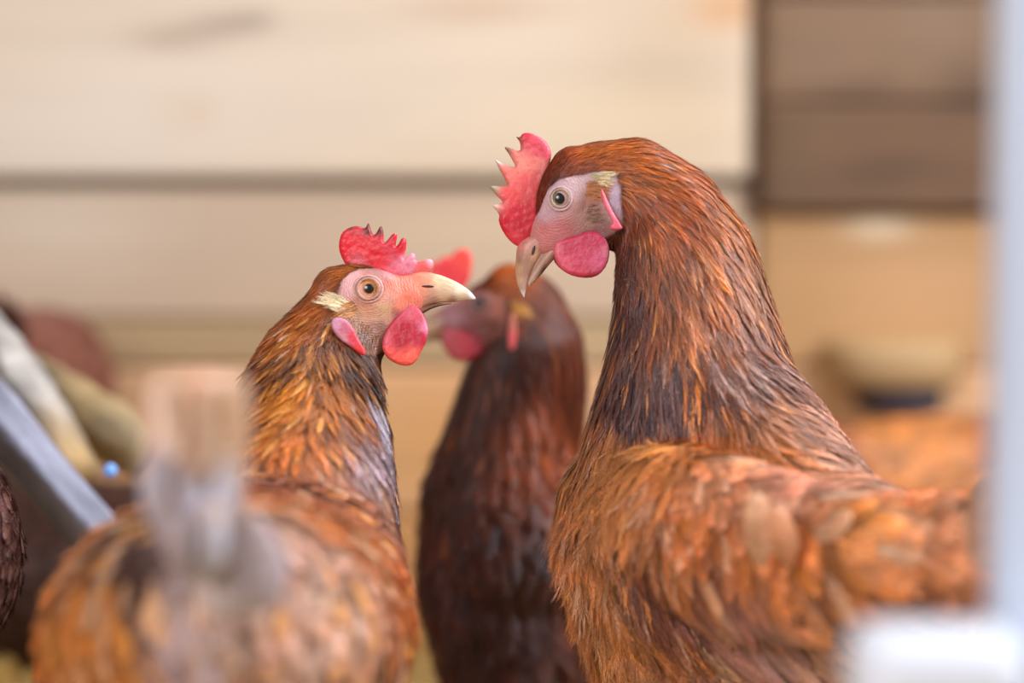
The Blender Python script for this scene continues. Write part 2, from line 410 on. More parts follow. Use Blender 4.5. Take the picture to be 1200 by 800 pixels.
def march(bvh, P, field, length, rg, k=7, jit=.12, dirs=None):
    n = len(P); C = np.zeros((n, k, 3)); N = np.zeros((n, k, 3)); L = np.zeros((n, k, 3))
    p = P.copy(); jitv = rg.normal(0, jit, (n, 3))
    for i in range(k):
        nn = np.zeros((n, 3)); pp = np.zeros((n, 3))
        for j in range(n):
            h = bvh.find_nearest(Vector(p[j])); pp[j] = h[0]; nn[j] = h[1]
        if i == 0: Nk = nn
        else: Nk = unit(.5 * N[:, i - 1] + .5 * nn)
        D = (field.ev(pp, rg)[0] if dirs is None else dirs) + jitv
        D = unit(D - (D * Nk).sum(-1, keepdims=True) * Nk)
        if i: D = unit(D + .8 * pD)
        pD = D
        C[:, i] = pp; N[:, i] = Nk; L[:, i] = unit(np.cross(D, Nk))
        p = pp + D * (length / (k - 1))[:, None]
    return C, N, L

# ------------------------------------------------------------------ body surface
def ico(sub=2):
    bm = bmesh.new(); bmesh.ops.create_icosphere(bm, subdivisions=sub, radius=1)
    V = np.array([v.co[:] for v in bm.verts]); F = np.array([[v.index for v in f.verts] for f in bm.faces]); bm.free(); return V, F
ICO = ico(3)
def blobs_mesh(blobs, voxel, smooth):
    V, F, o = [], [], 0
    for c, M in blobs:
        V.append(ICO[0] @ np.asarray(M).T + c); F.append(ICO[1] + o); o += len(ICO[0])
    me = bpy.data.meshes.new('tmp'); V = np.concatenate(V); F = np.concatenate(F)
    me.from_pydata(V.tolist(), [], F.tolist()); o = bpy.data.objects.new('tmp', me); COL.objects.link(o)
    r = o.modifiers.new('r', 'REMESH'); r.mode = 'VOXEL'; r.voxel_size = voxel; r.use_smooth_shade = True
    s = o.modifiers.new('s', 'SMOOTH'); s.factor = .5; s.iterations = smooth
    dg = bpy.context.evaluated_depsgraph_get(); ev = o.evaluated_get(dg); m2 = ev.to_mesh()
    nv = len(m2.vertices); co = np.zeros(nv * 3, np.float32); m2.vertices.foreach_get('co', co); co = co.reshape(-1, 3).astype(float)
    q = np.array([p.vertices[:] for p in m2.polygons if len(p.vertices) == 4]); t = np.array([p.vertices[:] for p in m2.polygons if len(p.vertices) == 3])
    ev.to_mesh_clear(); bpy.data.objects.remove(o); bpy.data.meshes.remove(me)
    return co, q, t
def chain(pts, dens=.35):
    """pts: list of (centre, matrix) -> interpolated"""
    out = [pts[0]]
    for (c0, M0), (c1, M1) in zip(pts[:-1], pts[1:]):
        r = min(np.abs(np.linalg.svd(M0)[1]).min(), np.abs(np.linalg.svd(M1)[1]).min())
        n = max(2, int(np.linalg.norm(c1 - c0) / (dens * r)) + 1)
        for i in range(1, n + 1):
            t = i / n; out.append((c0 * (1 - t) + c1 * t, M0 * (1 - t) + M1 * t))
    return out
CB = np.stack([cR, cU, cF], 1)      # columns: picture right, up, away
def pb(px, py, d, rx, ry, rd):
    s = K * d; return at(px, py, d), CB @ np.diag([rx * s, ry * s, rd * s]) @ CB.T

def in_poly(P, poly):
    x, y = P[:, 0], P[:, 1]; ins = np.zeros(len(P), bool); n = len(poly)
    for i in range(n):
        x0, y0 = poly[i]; x1, y1 = poly[(i + 1) % n]
        c = ((y0 > y) != (y1 > y)) & (x < (x1 - x0) * (y - y0) / (y1 - y0 + 1e-12) + x0); ins ^= c
    return ins
def poly_dist(P, poly):
    best = np.full(len(P), 1e9); near = np.zeros((len(P), 2)); n = len(poly)
    for i in range(n):
        a = np.array(poly[i], float); b = np.array(poly[(i + 1) % n], float); ab = b - a
        t = np.clip(((P - a) @ ab) / (ab @ ab + 1e-12), 0, 1); q = a + t[:, None] * ab; d = np.linalg.norm(P - q, axis=1)
        m = d < best; best[m] = d[m]; near[m] = q[m]
    return best, near
def smooth_poly(poly, it=2):
    p = np.array(poly, float)
    for _ in range(it):
        q = .75 * p + .25 * np.roll(p, -1, 0); r = .25 * p + .75 * np.roll(p, -1, 0)
        p = np.stack([q, r], 1).reshape(-1, 2)
    return [tuple(a) for a in p]

class Head:
    """frame of a head: origin in its mid plane at the eye, forward, up, lateral (towards the camera); lengths in head pixels"""
    def __init__(s, O, F, U, px, yaw=0):
        s.O = np.array(O, float); s.F = unit(F); s.U = unit(U - (U @ s.F) * s.F); s.L = np.cross(s.F, s.U)
        if s.L @ cF > 0: s.L = -s.L
        s.k = px; s.M = np.stack([s.F, s.U, s.L], 1)
    def p(s, f, u, l=0): return s.O + s.k * (f * s.F + u * s.U + l * s.L)
    def pts(s, fu, l): return s.O + s.k * (fu[:, :1] * s.F + fu[:, 1:2] * s.U + np.asarray(l)[:, None] * s.L)
    def loc(s, P): return (np.asarray(P) - s.O) @ s.M / s.k
    def blob(s, f, u, rf, ru, rl, l=0): return s.p(f, u, l), s.M @ np.diag([rf * s.k, ru * s.k, rl * s.k]) @ s.M.T
    def img(s, pts):  # picture outline -> head coordinates (projected on the head's mid plane)
        out = []
        for x, y in pts:
            r = cF + (x - 600) * K * cR - (y - 400) * K * cU
            t = ((s.O - CAM) @ s.L) / (r @ s.L); q = s.loc(CAM + t * r); out.append((q[0], q[1]))
        return out

def inflate(name, hd, poly, thick, R, lat, cols, parent, step=.9, bend=None, mat=None, sm=1, rag=0):
    poly = smooth_poly(poly, sm) if sm else poly
    P = np.array(poly); x0, y0 = P.min(0) - step; x1, y1 = P.max(0) + step
    xs = np.arange(x0, x1 + step, step); ys = np.arange(y0, y1 + step, step)
    X, Y = np.meshgrid(xs, ys, indexing='ij'); nx, ny = X.shape
    G = np.stack([X, Y], -1).reshape(-1, 2)
    cen = np.stack([X[:-1, :-1] + step / 2, Y[:-1, :-1] + step / 2], -1).reshape(-1, 2)
    inside = in_poly(cen, poly).reshape(nx - 1, ny - 1)
    idx = np.arange(nx * ny).reshape(nx, ny)
    ci, cj = np.where(inside)
    q = np.stack([idx[ci, cj], idx[ci + 1, cj], idx[ci + 1, cj + 1], idx[ci, cj + 1]], -1)
    cnt = np.bincount(q.ravel(), minlength=nx * ny); used = cnt > 0; bd = used & (cnt < 4)
    d, near = poly_dist(G, poly)
    G2 = G.copy(); G2[bd] = near[bd]; d[bd] = 0
    d = np.where(in_poly(G, poly) | bd, d, 0)
    t = thick * np.sqrt(np.clip(1 - (1 - np.clip(d / R, 0, 1)) ** 2, 0, 1))
    t[bd] = 0
    ui = np.where(used)[0]; mp = -np.ones(nx * ny, int); mp[ui] = np.arange(len(ui))
    fu = G2[ui]; tt = t[ui]; l0 = lat + (bend(fu) if bend is not None else 0) + np.zeros(len(ui))
    nz = np.array([_mn.noise(Vector((a_ * .16, b_ * .16, lat))) for a_, b_ in fu]) * rag * np.clip(tt / thick, 0, 1)
    A = hd.pts(fu, l0 + tt / 2 + nz); inn = ~bd[ui]
    mpB = mp.copy(); ib = np.where(inn)[0]; Bv = hd.pts(fu[ib], (l0 - tt / 2)[ib]); nb = {}
    back = np.arange(len(ui)); back[ib] = len(ui) + np.arange(len(ib))
    qa = mp[q]; qb = back[qa][:, ::-1]
    V = np.concatenate([A, Bv]); fuall = np.concatenate([fu, fu[ib]]); dall = np.concatenate([d[ui], d[ui][ib]])
    c = colpts(fuall, cols, dall)
    # orient outward
    return mesh_np(name, V, np.concatenate([qa, qb]), mat or M_R, parent, col=c, uv=fuall)
def colpts(fu, cols, d=None):
    P = np.array([c[0] for c in cols], float); C = np.array([lin(c[1]) for c in cols]); s = np.array([c[2] if len(c) > 2 else 1. for c in cols])
    w = s[None] / (((fu[:, None] - P[None]) ** 2).sum(-1) + 4) ** 1.6
    return (w / w.sum(1, keepdims=True)) @ C

def beak(name, hd, top, bot, wid, cols, parent, ridge=1.0, n=40, ns=24):
    def res(p):
        p = np.array(p, float); t = np.linspace(0, 1, len(p)); tt = np.linspace(0, 1, n)
        out = np.stack([np.interp(tt, t, p[:, k]) for k in (0, 1)], -1)
        for _ in range(4): out[1:-1] = .5 * out[1:-1] + .25 * (out[:-2] + out[2:])
        return out
    T, Bo = res(top), res(bot); w = np.interp(np.linspace(0, 1, n), np.linspace(0, 1, len(wid)), wid)
    a = np.linspace(0, 2 * PI, ns, endpoint=False); V, FU = [], []
    for i in range(n):
        cx = (T[i] + Bo[i]) / 2; hv = (T[i] - Bo[i]) / 2
        up = np.sin(a); la = np.cos(a)
        prof = np.sign(up) * np.abs(up) ** .9
        lat = la * (1 - .25 * np.maximum(up, 0) ** 2) * np.where(up < 0, 1 - .35 * up ** 2, 1)
        fu = cx + prof[:, None] * hv
        V.append(hd.pts(fu, lat * w[i])); FU.append(np.stack([np.full(ns, i * 1.2), a * 3 + w[i] * 0], -1)); 
    V = np.concatenate(V); FU = np.concatenate(FU); loc = hd.loc(V)[:, :2]
    idx = np.arange(n * ns).reshape(n, ns); nx = np.roll(idx, -1, 1)
    q = np.stack([idx[:-1], nx[:-1], nx[1:], idx[1:]], -1).reshape(-1, 4)
    V = np.concatenate([V, [V[-ns:].mean(0)], [V[:ns].mean(0)]]); FU = np.concatenate([FU, FU[-1:], FU[:1]]); loc = np.concatenate([loc, loc[-1:], loc[:1]])
    t1 = np.stack([idx[-1], nx[-1], np.full(ns, n * ns)], -1); t2 = np.stack([nx[0], idx[0], np.full(ns, n * ns + 1)], -1)
    return mesh_np(name, V, [q, np.concatenate([t1, t2])], M_H, parent, col=colpts(loc, cols), uv=FU)

def build_head(hd, root, bvh, S):
    """all head parts of one hen from its description S (outlines in head coordinates)"""
    cb = S['comb']
    inflate('comb', hd, cb['poly'], cb['t'], cb.get('R', 5), 0, cb['cols'], root, .8, cb.get('bend'), rag=.6)
    for i, extra in enumerate(cb.get('extra', ())):
        inflate('comb_point', hd, extra, 5, 3.5, 3 - 5 * i, cb['cols2'], root, .8)
    wt = S['wattle']
    for sgn in (1, -1):
        l = wt['l'] * sgn
        P = wt['poly'] if sgn > 0 else [(x - 2, y + 3) for x, y in wt['poly']]
        inflate('wattle', hd, P, wt['t'], 5.5, l, wt['cols'], root, .9, (lambda fu, s=sgn: wt['bend'](fu) * s), rag=.45)
    el = S['lobe']
    for sgn in (1, -1):
        hh = []
        for x, y in el['poly']:
            o = hd.p(x, y, 90 * sgn); h = bvh.ray_cast(Vector(o), Vector(-hd.L * sgn))
            if h[0] is not None: hh.append(hd.loc(h[0])[2])
        l = (max(hh, key=abs) if hh else 24 * sgn) - 1.0 * sgn
        inflate('ear_lobe', hd, el['poly'], el['t'], 3.5, l + 3.5 * sgn, el['cols'], root, .7, (lambda fu, s=sgn: el.get('bend', lambda f: 0)(fu) * s))
    for nm, b in (('upper_beak', S['ub']), ('lower_beak', S['lb'])):
        bo = beak(nm, hd, b['top'], b['bot'], b['w'], b['cols'], root)
        if nm == 'upper_beak':
            me = bo.data; bb = BVHTree.FromPolygons([tuple(np.array(v.co) + root_loc(root)) for v in me.vertices], [p.vertices[:] for p in me.polygons])
            f, u, rf, ru, ang = S['nostril']
            for sgn in (1, -1):
                h = bb.ray_cast(Vector(hd.p(f, u, 60 * sgn)), Vector(-hd.L * sgn))
                if h[0] is None: continue
                V, q, th, D = lathe_sphere(np.zeros(3), hd.L, 1.0, 20, 12)
                loc = D @ hd.M; ca, sa = math.cos(ang), math.sin(ang)
                A = loc[:, 0] * rf; Bb = loc[:, 1] * ru
                V = np.array(h[0]) + hd.k * ((A * ca - Bb * sa)[:, None] * hd.F + (A * sa + Bb * ca)[:, None] * hd.U + (loc[:, 2] * .9)[:, None] * hd.L)
                mesh_np('nostril', V, q, M_H, bo, col=np.tile(lin((62, 36, 30)), (len(V), 1)), uv=loc[:, :2])
    for sgn in (1, -1):
        h = bvh.ray_cast(Vector(hd.p(0, 0, 90 * sgn)), Vector(-hd.L * sgn))
        if h[0] is None: continue
        e = S['eye']; Ls = hd.L * sgn; R = e['R']
        c = np.array(h[0]) - Ls * hd.k * (R - e['out'])
        V, q, th, D = lathe_sphere(c, Ls, R * hd.k, 56, 70)
        ctr = unit(Ls + hd.F * e['off'][0] / R + hd.U * e['off'][1] / R)
        aa = np.arccos(np.clip(D @ ctr, -1, 1)); bb_ = np.arccos(np.clip(D @ Ls, -1, 1))
        col = np.tile(lin(e['iris']), (len(V), 1)); col *= (1 + .25 * np.sin(np.arctan2(D @ hd.U, D @ hd.F) * 17))[:, None] ** .5
        col[bb_ > e['a_iris']] = lin((70, 45, 40)); col[aa < e['a_pupil'] + .06] = lin(e['iris']) * .35; col[aa < e['a_pupil']] = lin((5, 5, 8))
        eo = mesh_np('eye', V, q, M_E, root, col=col)
        # eyelids: soft rings
        nrm = np.array(h[1]); nrm = unit(nrm + 1.5 * Ls)
        s1 = unit(hd.F - (hd.F @ nrm) * nrm); s2 = np.cross(nrm, s1)
        if s2 @ hd.U < 0: s2 = -s2
        for (RR, mr, oo, cc, nm, sc) in e['rings']:
            a = np.linspace(0, 2 * PI, 48, endpoint=False); b = np.linspace(0, 2 * PI, 10, endpoint=False)
            Aa, Bb = np.meshgrid(a, b, indexing='ij')
            mrr = mr * (1 + .25 * np.sin(Aa * 2 + .6))
            rad = RR + mrr * np.cos(Bb); hgt = oo + .75 * mrr * np.sin(Bb) - .004 * RR * RR * 0
            P = np.array(h[0]) + hd.k * ((rad * np.cos(Aa) * sc)[..., None] * s1 + (rad * np.sin(Aa))[..., None] * s2 + hgt[..., None] * nrm)
            idx = np.arange(480).reshape(48, 10); n1 = np.roll(idx, -1, 0)
            q = np.stack([idx, n1, np.roll(n1, -1, 1), np.roll(idx, -1, 1)], -1).reshape(-1, 4)
            mesh_np(nm, P.reshape(-1, 3), q, M_S, eo, col=np.tile(lin(cc), (480, 1)), extra={'eyedist': np.zeros(480)})

def leg(root, hip, foot, yaw):
    hip = np.array(hip); foot = np.array(foot)
    knee = hip * .45 + foot * .55 + np.array([-math.cos(yaw), -math.sin(yaw), 0]) * .012
    fz = foot + np.array([0, 0, .012])
    parts = [tube([hip, (hip + knee) / 2, knee, (knee + fz) / 2, fz, foot + np.array([0, 0, .006])], [.016, .010, .0072, .0055, .007, .004], 12)]
    for a, l in ((-.55, .045), (0, .055), (.55, .045), (PI, .022)):
        d = np.array([math.cos(yaw + a), math.sin(yaw + a), 0])
        parts.append(tube([fz, foot + d * l * .4 + [0, 0, .008], foot + d * l * .8 + [0, 0, .0055], foot + d * l + [0, 0, .004], foot + d * (l + .010) + [0, 0, .001]], [.005, .0048, .0042, .0032, .0007], 10))
    V, Q, T, o = [], [], [], 0
    for v, (q, t) in parts: V.append(v); Q.append(q + o); T.append(t + o); o += len(v)
    V = np.concatenate(V); c = np.tile(lin((205, 165, 90)), (len(V), 1))
    return mesh_np('leg', V, [np.concatenate(Q), np.concatenate(T)], M_LEG, root, col=c)

def hen(spec):
    rg = np.random.default_rng(spec.get('seed', 1))
    bl = []
    for ch in spec['chains']: bl += chain(ch)
    V, q, t = blobs_mesh(bl, spec.get('voxel', .002), spec.get('smooth', 8))
    base = spec['base']
    root = empty('hen', (base[0], base[1], 0), spec['label'], 'hen', 'brown hens in the coop')
    fld = Field(spec['field'], spec.get('tint', (1, 1, 1))); hd = spec.get('head')
    faces = [tuple(f) for f in q] + [tuple(f) for f in t]
    bvh = BVHTree.FromPolygons([tuple(v) for v in V], faces)
    # body colours
    w = fld.w(V); c = (w @ fld.C) * .42; ed = np.full(len(V), 9.)
    skin = np.zeros(len(V))
    if hd is not None:
        L = hd.loc(V); pol = spec['S']['skin']; fu = L[:, :2]
        ins = in_poly(fu, pol); d, _ = poly_dist(fu, pol); sd = np.where(ins, d, -d); near = (np.abs(L[:, 2]) < 45) & (np.abs(fu).max(1) < 110)
        skin = np.clip(sd / 2.5 + .6, 0, 1) * near
        sc = colpts(fu, spec['S']['skincols']); c = c * (1 - skin[:, None]) + sc * skin[:, None]
        ed = np.hypot(L[:, 0] * .9, L[:, 1]) * hd.k * 1000
    if hd is not None:
        m_ = np.where(skin > .5)[0]
        nrmv = np.zeros_like(V); 
        for a_ in m_: nrmv[a_] = bvh.find_nearest(Vector(V[a_]))[1]
        for a_ in m_:
            if ed[a_] > 6: V[a_] = V[a_] + nrmv[a_] * (.00055 * mnoise(V[a_] * 150) + .0003 * _mn.noise(Vector(V[a_] * 420)))
    body = mesh_np('body', V, [q, t] if len(t) else [q], M_S, root, col=c, extra={'eyedist': ed})
    # sample seeds
    tri = np.concatenate([q[:, [0, 1, 2]], q[:, [0, 2, 3]]] + ([t] if len(t) else []))
    A = V[tri[:, 0]]; e1 = V[tri[:, 1]] - A; e2 = V[tri[:, 2]] - A; ar = np.linalg.norm(np.cross(e1, e2), axis=1) / 2
    cen = A + (e1 + e2) / 3
    _, _, Lc, Wc, _ = fld.ev(cen, rg)
    sp = spec.get('space', .33); R2 = (sp * np.sqrt(Lc * Wc)) ** 2
    nrm = np.cross(e1, e2); facing = ((cen - CAM) * nrm).sum(1) / (np.linalg.norm(nrm, axis=1) * np.linalg.norm(cen - CAM, axis=1) + 1e-12)
    want = ar / R2 * np.where(facing > .25, spec.get('backdens', .5), 1.0)
    ns = int(want.sum() * 2.2); pick = rg.choice(len(tri), ns, p=want / want.sum())
    a = rg.random(ns); b = rg.random(ns); m = a + b > 1; a[m] = 1 - a[m]; b[m] = 1 - b[m]
    P = A[pick] + e1[pick] * a[:, None] + e2[pick] * b[:, None]
    if hd is not None:
        L = hd.loc(P); ins = in_poly(L[:, :2], spec['S']['skin']); near = (np.abs(L[:, 2]) < 45) & (np.abs(L[:, 0]) < 110)
        P = P[~(ins & near)]
    D, Cc, Ln, Wd, Kd = fld.ev(P, rg)
    keep = dart(P, sp * np.sqrt(Ln * Wd) * .9, rg)
    P, Cc, Ln, Wd, Kd = P[keep], Cc[keep], Ln[keep], Wd[keep], np.array(Kd)[keep]
    n = len(P); print('feathers', spec['label'], n)
    Ln = Ln * rg.uniform(.8, 1.2, n); Wd = Wd * rg.uniform(.85, 1.15, n)
    # mottling from feather to feather
    cl = np.array([mnoise(p * 90) for p in P]); Cc = Cc * (1 + spec.get('mottle', .5) * cl)[:, None] * np.where(Wd < .0024, rg.uniform(.6, 1.4, n), rg.uniform(.72, 1.28, n))[:, None]
    for fc, pr, *mw in spec.get('odd', ()):
        mk = rg.random(n) < pr; mk &= Ln > .010; mk &= Wd > (mw[0] if mw else 0); Cc[mk] = Cc[mk] * .35 + lin(fc) * .65
    Cc = np.clip(Cc, .004, .95)
    C, N, Lt = march(bvh, P, fld, Ln, rg, jit=np.where(Kd == 'fluff', .34, .13)[:, None])
    acc = new_acc(); wacc = new_acc()
    wing = spec.get('wing')
    isw = np.zeros(n, bool)
    if wing is not None:
        for wc, WM in wing:
            isw |= (((P - wc) @ np.linalg.inv(WM).T) ** 2).sum(1) < 1
    for k in ('bristle', 'hackle', 'fluff', 'covert', 'flight'):
        for am, ac in ((~isw, acc), (isw, wacc)):
            m = (Kd == k) & am
            if not m.any(): continue
            lf = {'bristle': .0005, 'hackle': .0012, 'fluff': .0028, 'covert': .0020, 'flight': .002}[k] * spec.get('lift', 1.0) * rg.uniform(.4, 1.9, m.sum()) * np.clip(Ln[m] / .02, .4, 1.4)
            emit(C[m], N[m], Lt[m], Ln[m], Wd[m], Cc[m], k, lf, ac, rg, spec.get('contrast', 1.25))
    for (line, num, ln, wd, dxy, cols_, lf) in spec.get('hem', ()):
        line = np.array(line, float); tt = np.linspace(0, 1, len(line)); seeds = []; dirs = []
        for _ in range(num):
            t_ = rg.random(); x_ = np.interp(t_, tt, line[:, 0]); y_ = np.interp(t_, tt, line[:, 1]) + rg.uniform(-26, 14)
            o_ = CAM; r_ = unit(at(x_, y_, 1) - CAM); h = bvh.ray_cast(Vector(o_), Vector(r_))
            if h[0] is not None and h[3] < 1.5:
                seeds.append(h[0][:]); a_, b_ = np.array(dxy[0]) * (1 - t_) + np.array(dxy[1]) * t_; dirs.append(a_ * cR - b_ * cU)
        seeds = np.array(seeds); dirs = unit(np.array(dirs)); m = len(seeds); ll = ln / 1000 * rg.uniform(.75, 1.2, m)
        C, N, Lt = march(bvh, seeds, None, ll, rg, jit=.14, dirs=dirs)
        cc_ = lin(cols_)[rg.integers(0, len(cols_), m)] * rg.uniform(.75, 1.25, (m, 1))
        emit(C, N, Lt, ll, wd / 1000 * rg.uniform(.7, 1.2, m), cc_, 'hackle', rg.uniform(.4, 1, m) * lf / 1000, acc, rg, 1.2)
    flush(acc, 'plumage', root)
    for fe in spec.get('wingfeathers', ()): long_feather(fe, wacc, rg)
    if wacc['n']: flush(wacc, 'wing', root)
    if spec.get('tail'):
        ta = new_acc()
        for fe in spec['tail']: long_feather(fe, ta, rg)
        flush(ta, 'tail', root)
    if hd is not None:
        build_head(hd, root, bvh, spec['S'])
        for sgn in (1, -1):
            ac = new_acc()
            for (poly, num, fd, ud, cc, ln, wd, lf, kd) in spec['S']['tufts']:
                pp = np.array(poly); g = rg.uniform(pp.min(0), pp.max(0), (num * 6, 2)); g = g[in_poly(g, poly)][:num]; seeds = []
                for f, u in g:
                    h = bvh.ray_cast(Vector(hd.p(f, u, 90 * sgn)), Vector(-hd.L * sgn))
                    if h[0] is not None: seeds.append(h[0][:])
                if not seeds: continue
                seeds = np.array(seeds); m = len(seeds); ll = ln / 1000 * rg.uniform(.7, 1.25, m)
                dirs = np.tile(fd * hd.F + ud * hd.U, (m, 1))
                C, N, Lt = march(bvh, seeds, None, ll, rg, jit=.16, dirs=dirs)
                emit(C, N, Lt, ll, np.full(m, wd / 1000), lin(cc) * rg.uniform(.75, 1.25, (m, 1)), kd, rg.uniform(.3, 1, m) * lf / 1000, ac, rg)
            flush(ac, 'ear_tuft', root)
    for hp, ft in spec['legs']: leg(root, hp, ft, spec.get('yaw', 0))
    return root
def mnoise(p): return _mn.noise(Vector(p)) + .5 * _mn.noise(Vector(p * 2.7))

def long_feather(fe, acc, rg):
    """fe = (base, tip, normal, bend, width_m, colour, kind)"""
    b, t, nrm, bend, wd, cc, kd = fe; b = np.array(b); t = np.array(t); nrm = unit(nrm); k = 9
    s = np.linspace(0, 1, k)[:, None]; T = t - b; nrm = unit(nrm - (nrm @ unit(T)) * unit(T)); lat = np.cross(unit(T), nrm)
    C = b + T * s + nrm * (4 * bend * s * (1 - s)) 
    tan = unit(np.gradient(C, axis=0)); N = unit(np.tile(nrm, (k, 1)) - (tan @ nrm)[:, None] * tan); L = unit(np.cross(tan, N))
    emit(C[None], N[None], L[None], np.array([np.linalg.norm(T)]), np.array([wd]), lin(cc)[None] * rg.uniform(.85, 1.15), kd, np.array([0.]), acc, rg, .7)

def ctl(px, py, d, dx, dy, dd, col, ln, wd, kd):
    v = dx * cR - dy * cU + dd * cF
    return (at(px, py, d), v, col, ln, wd, kd)

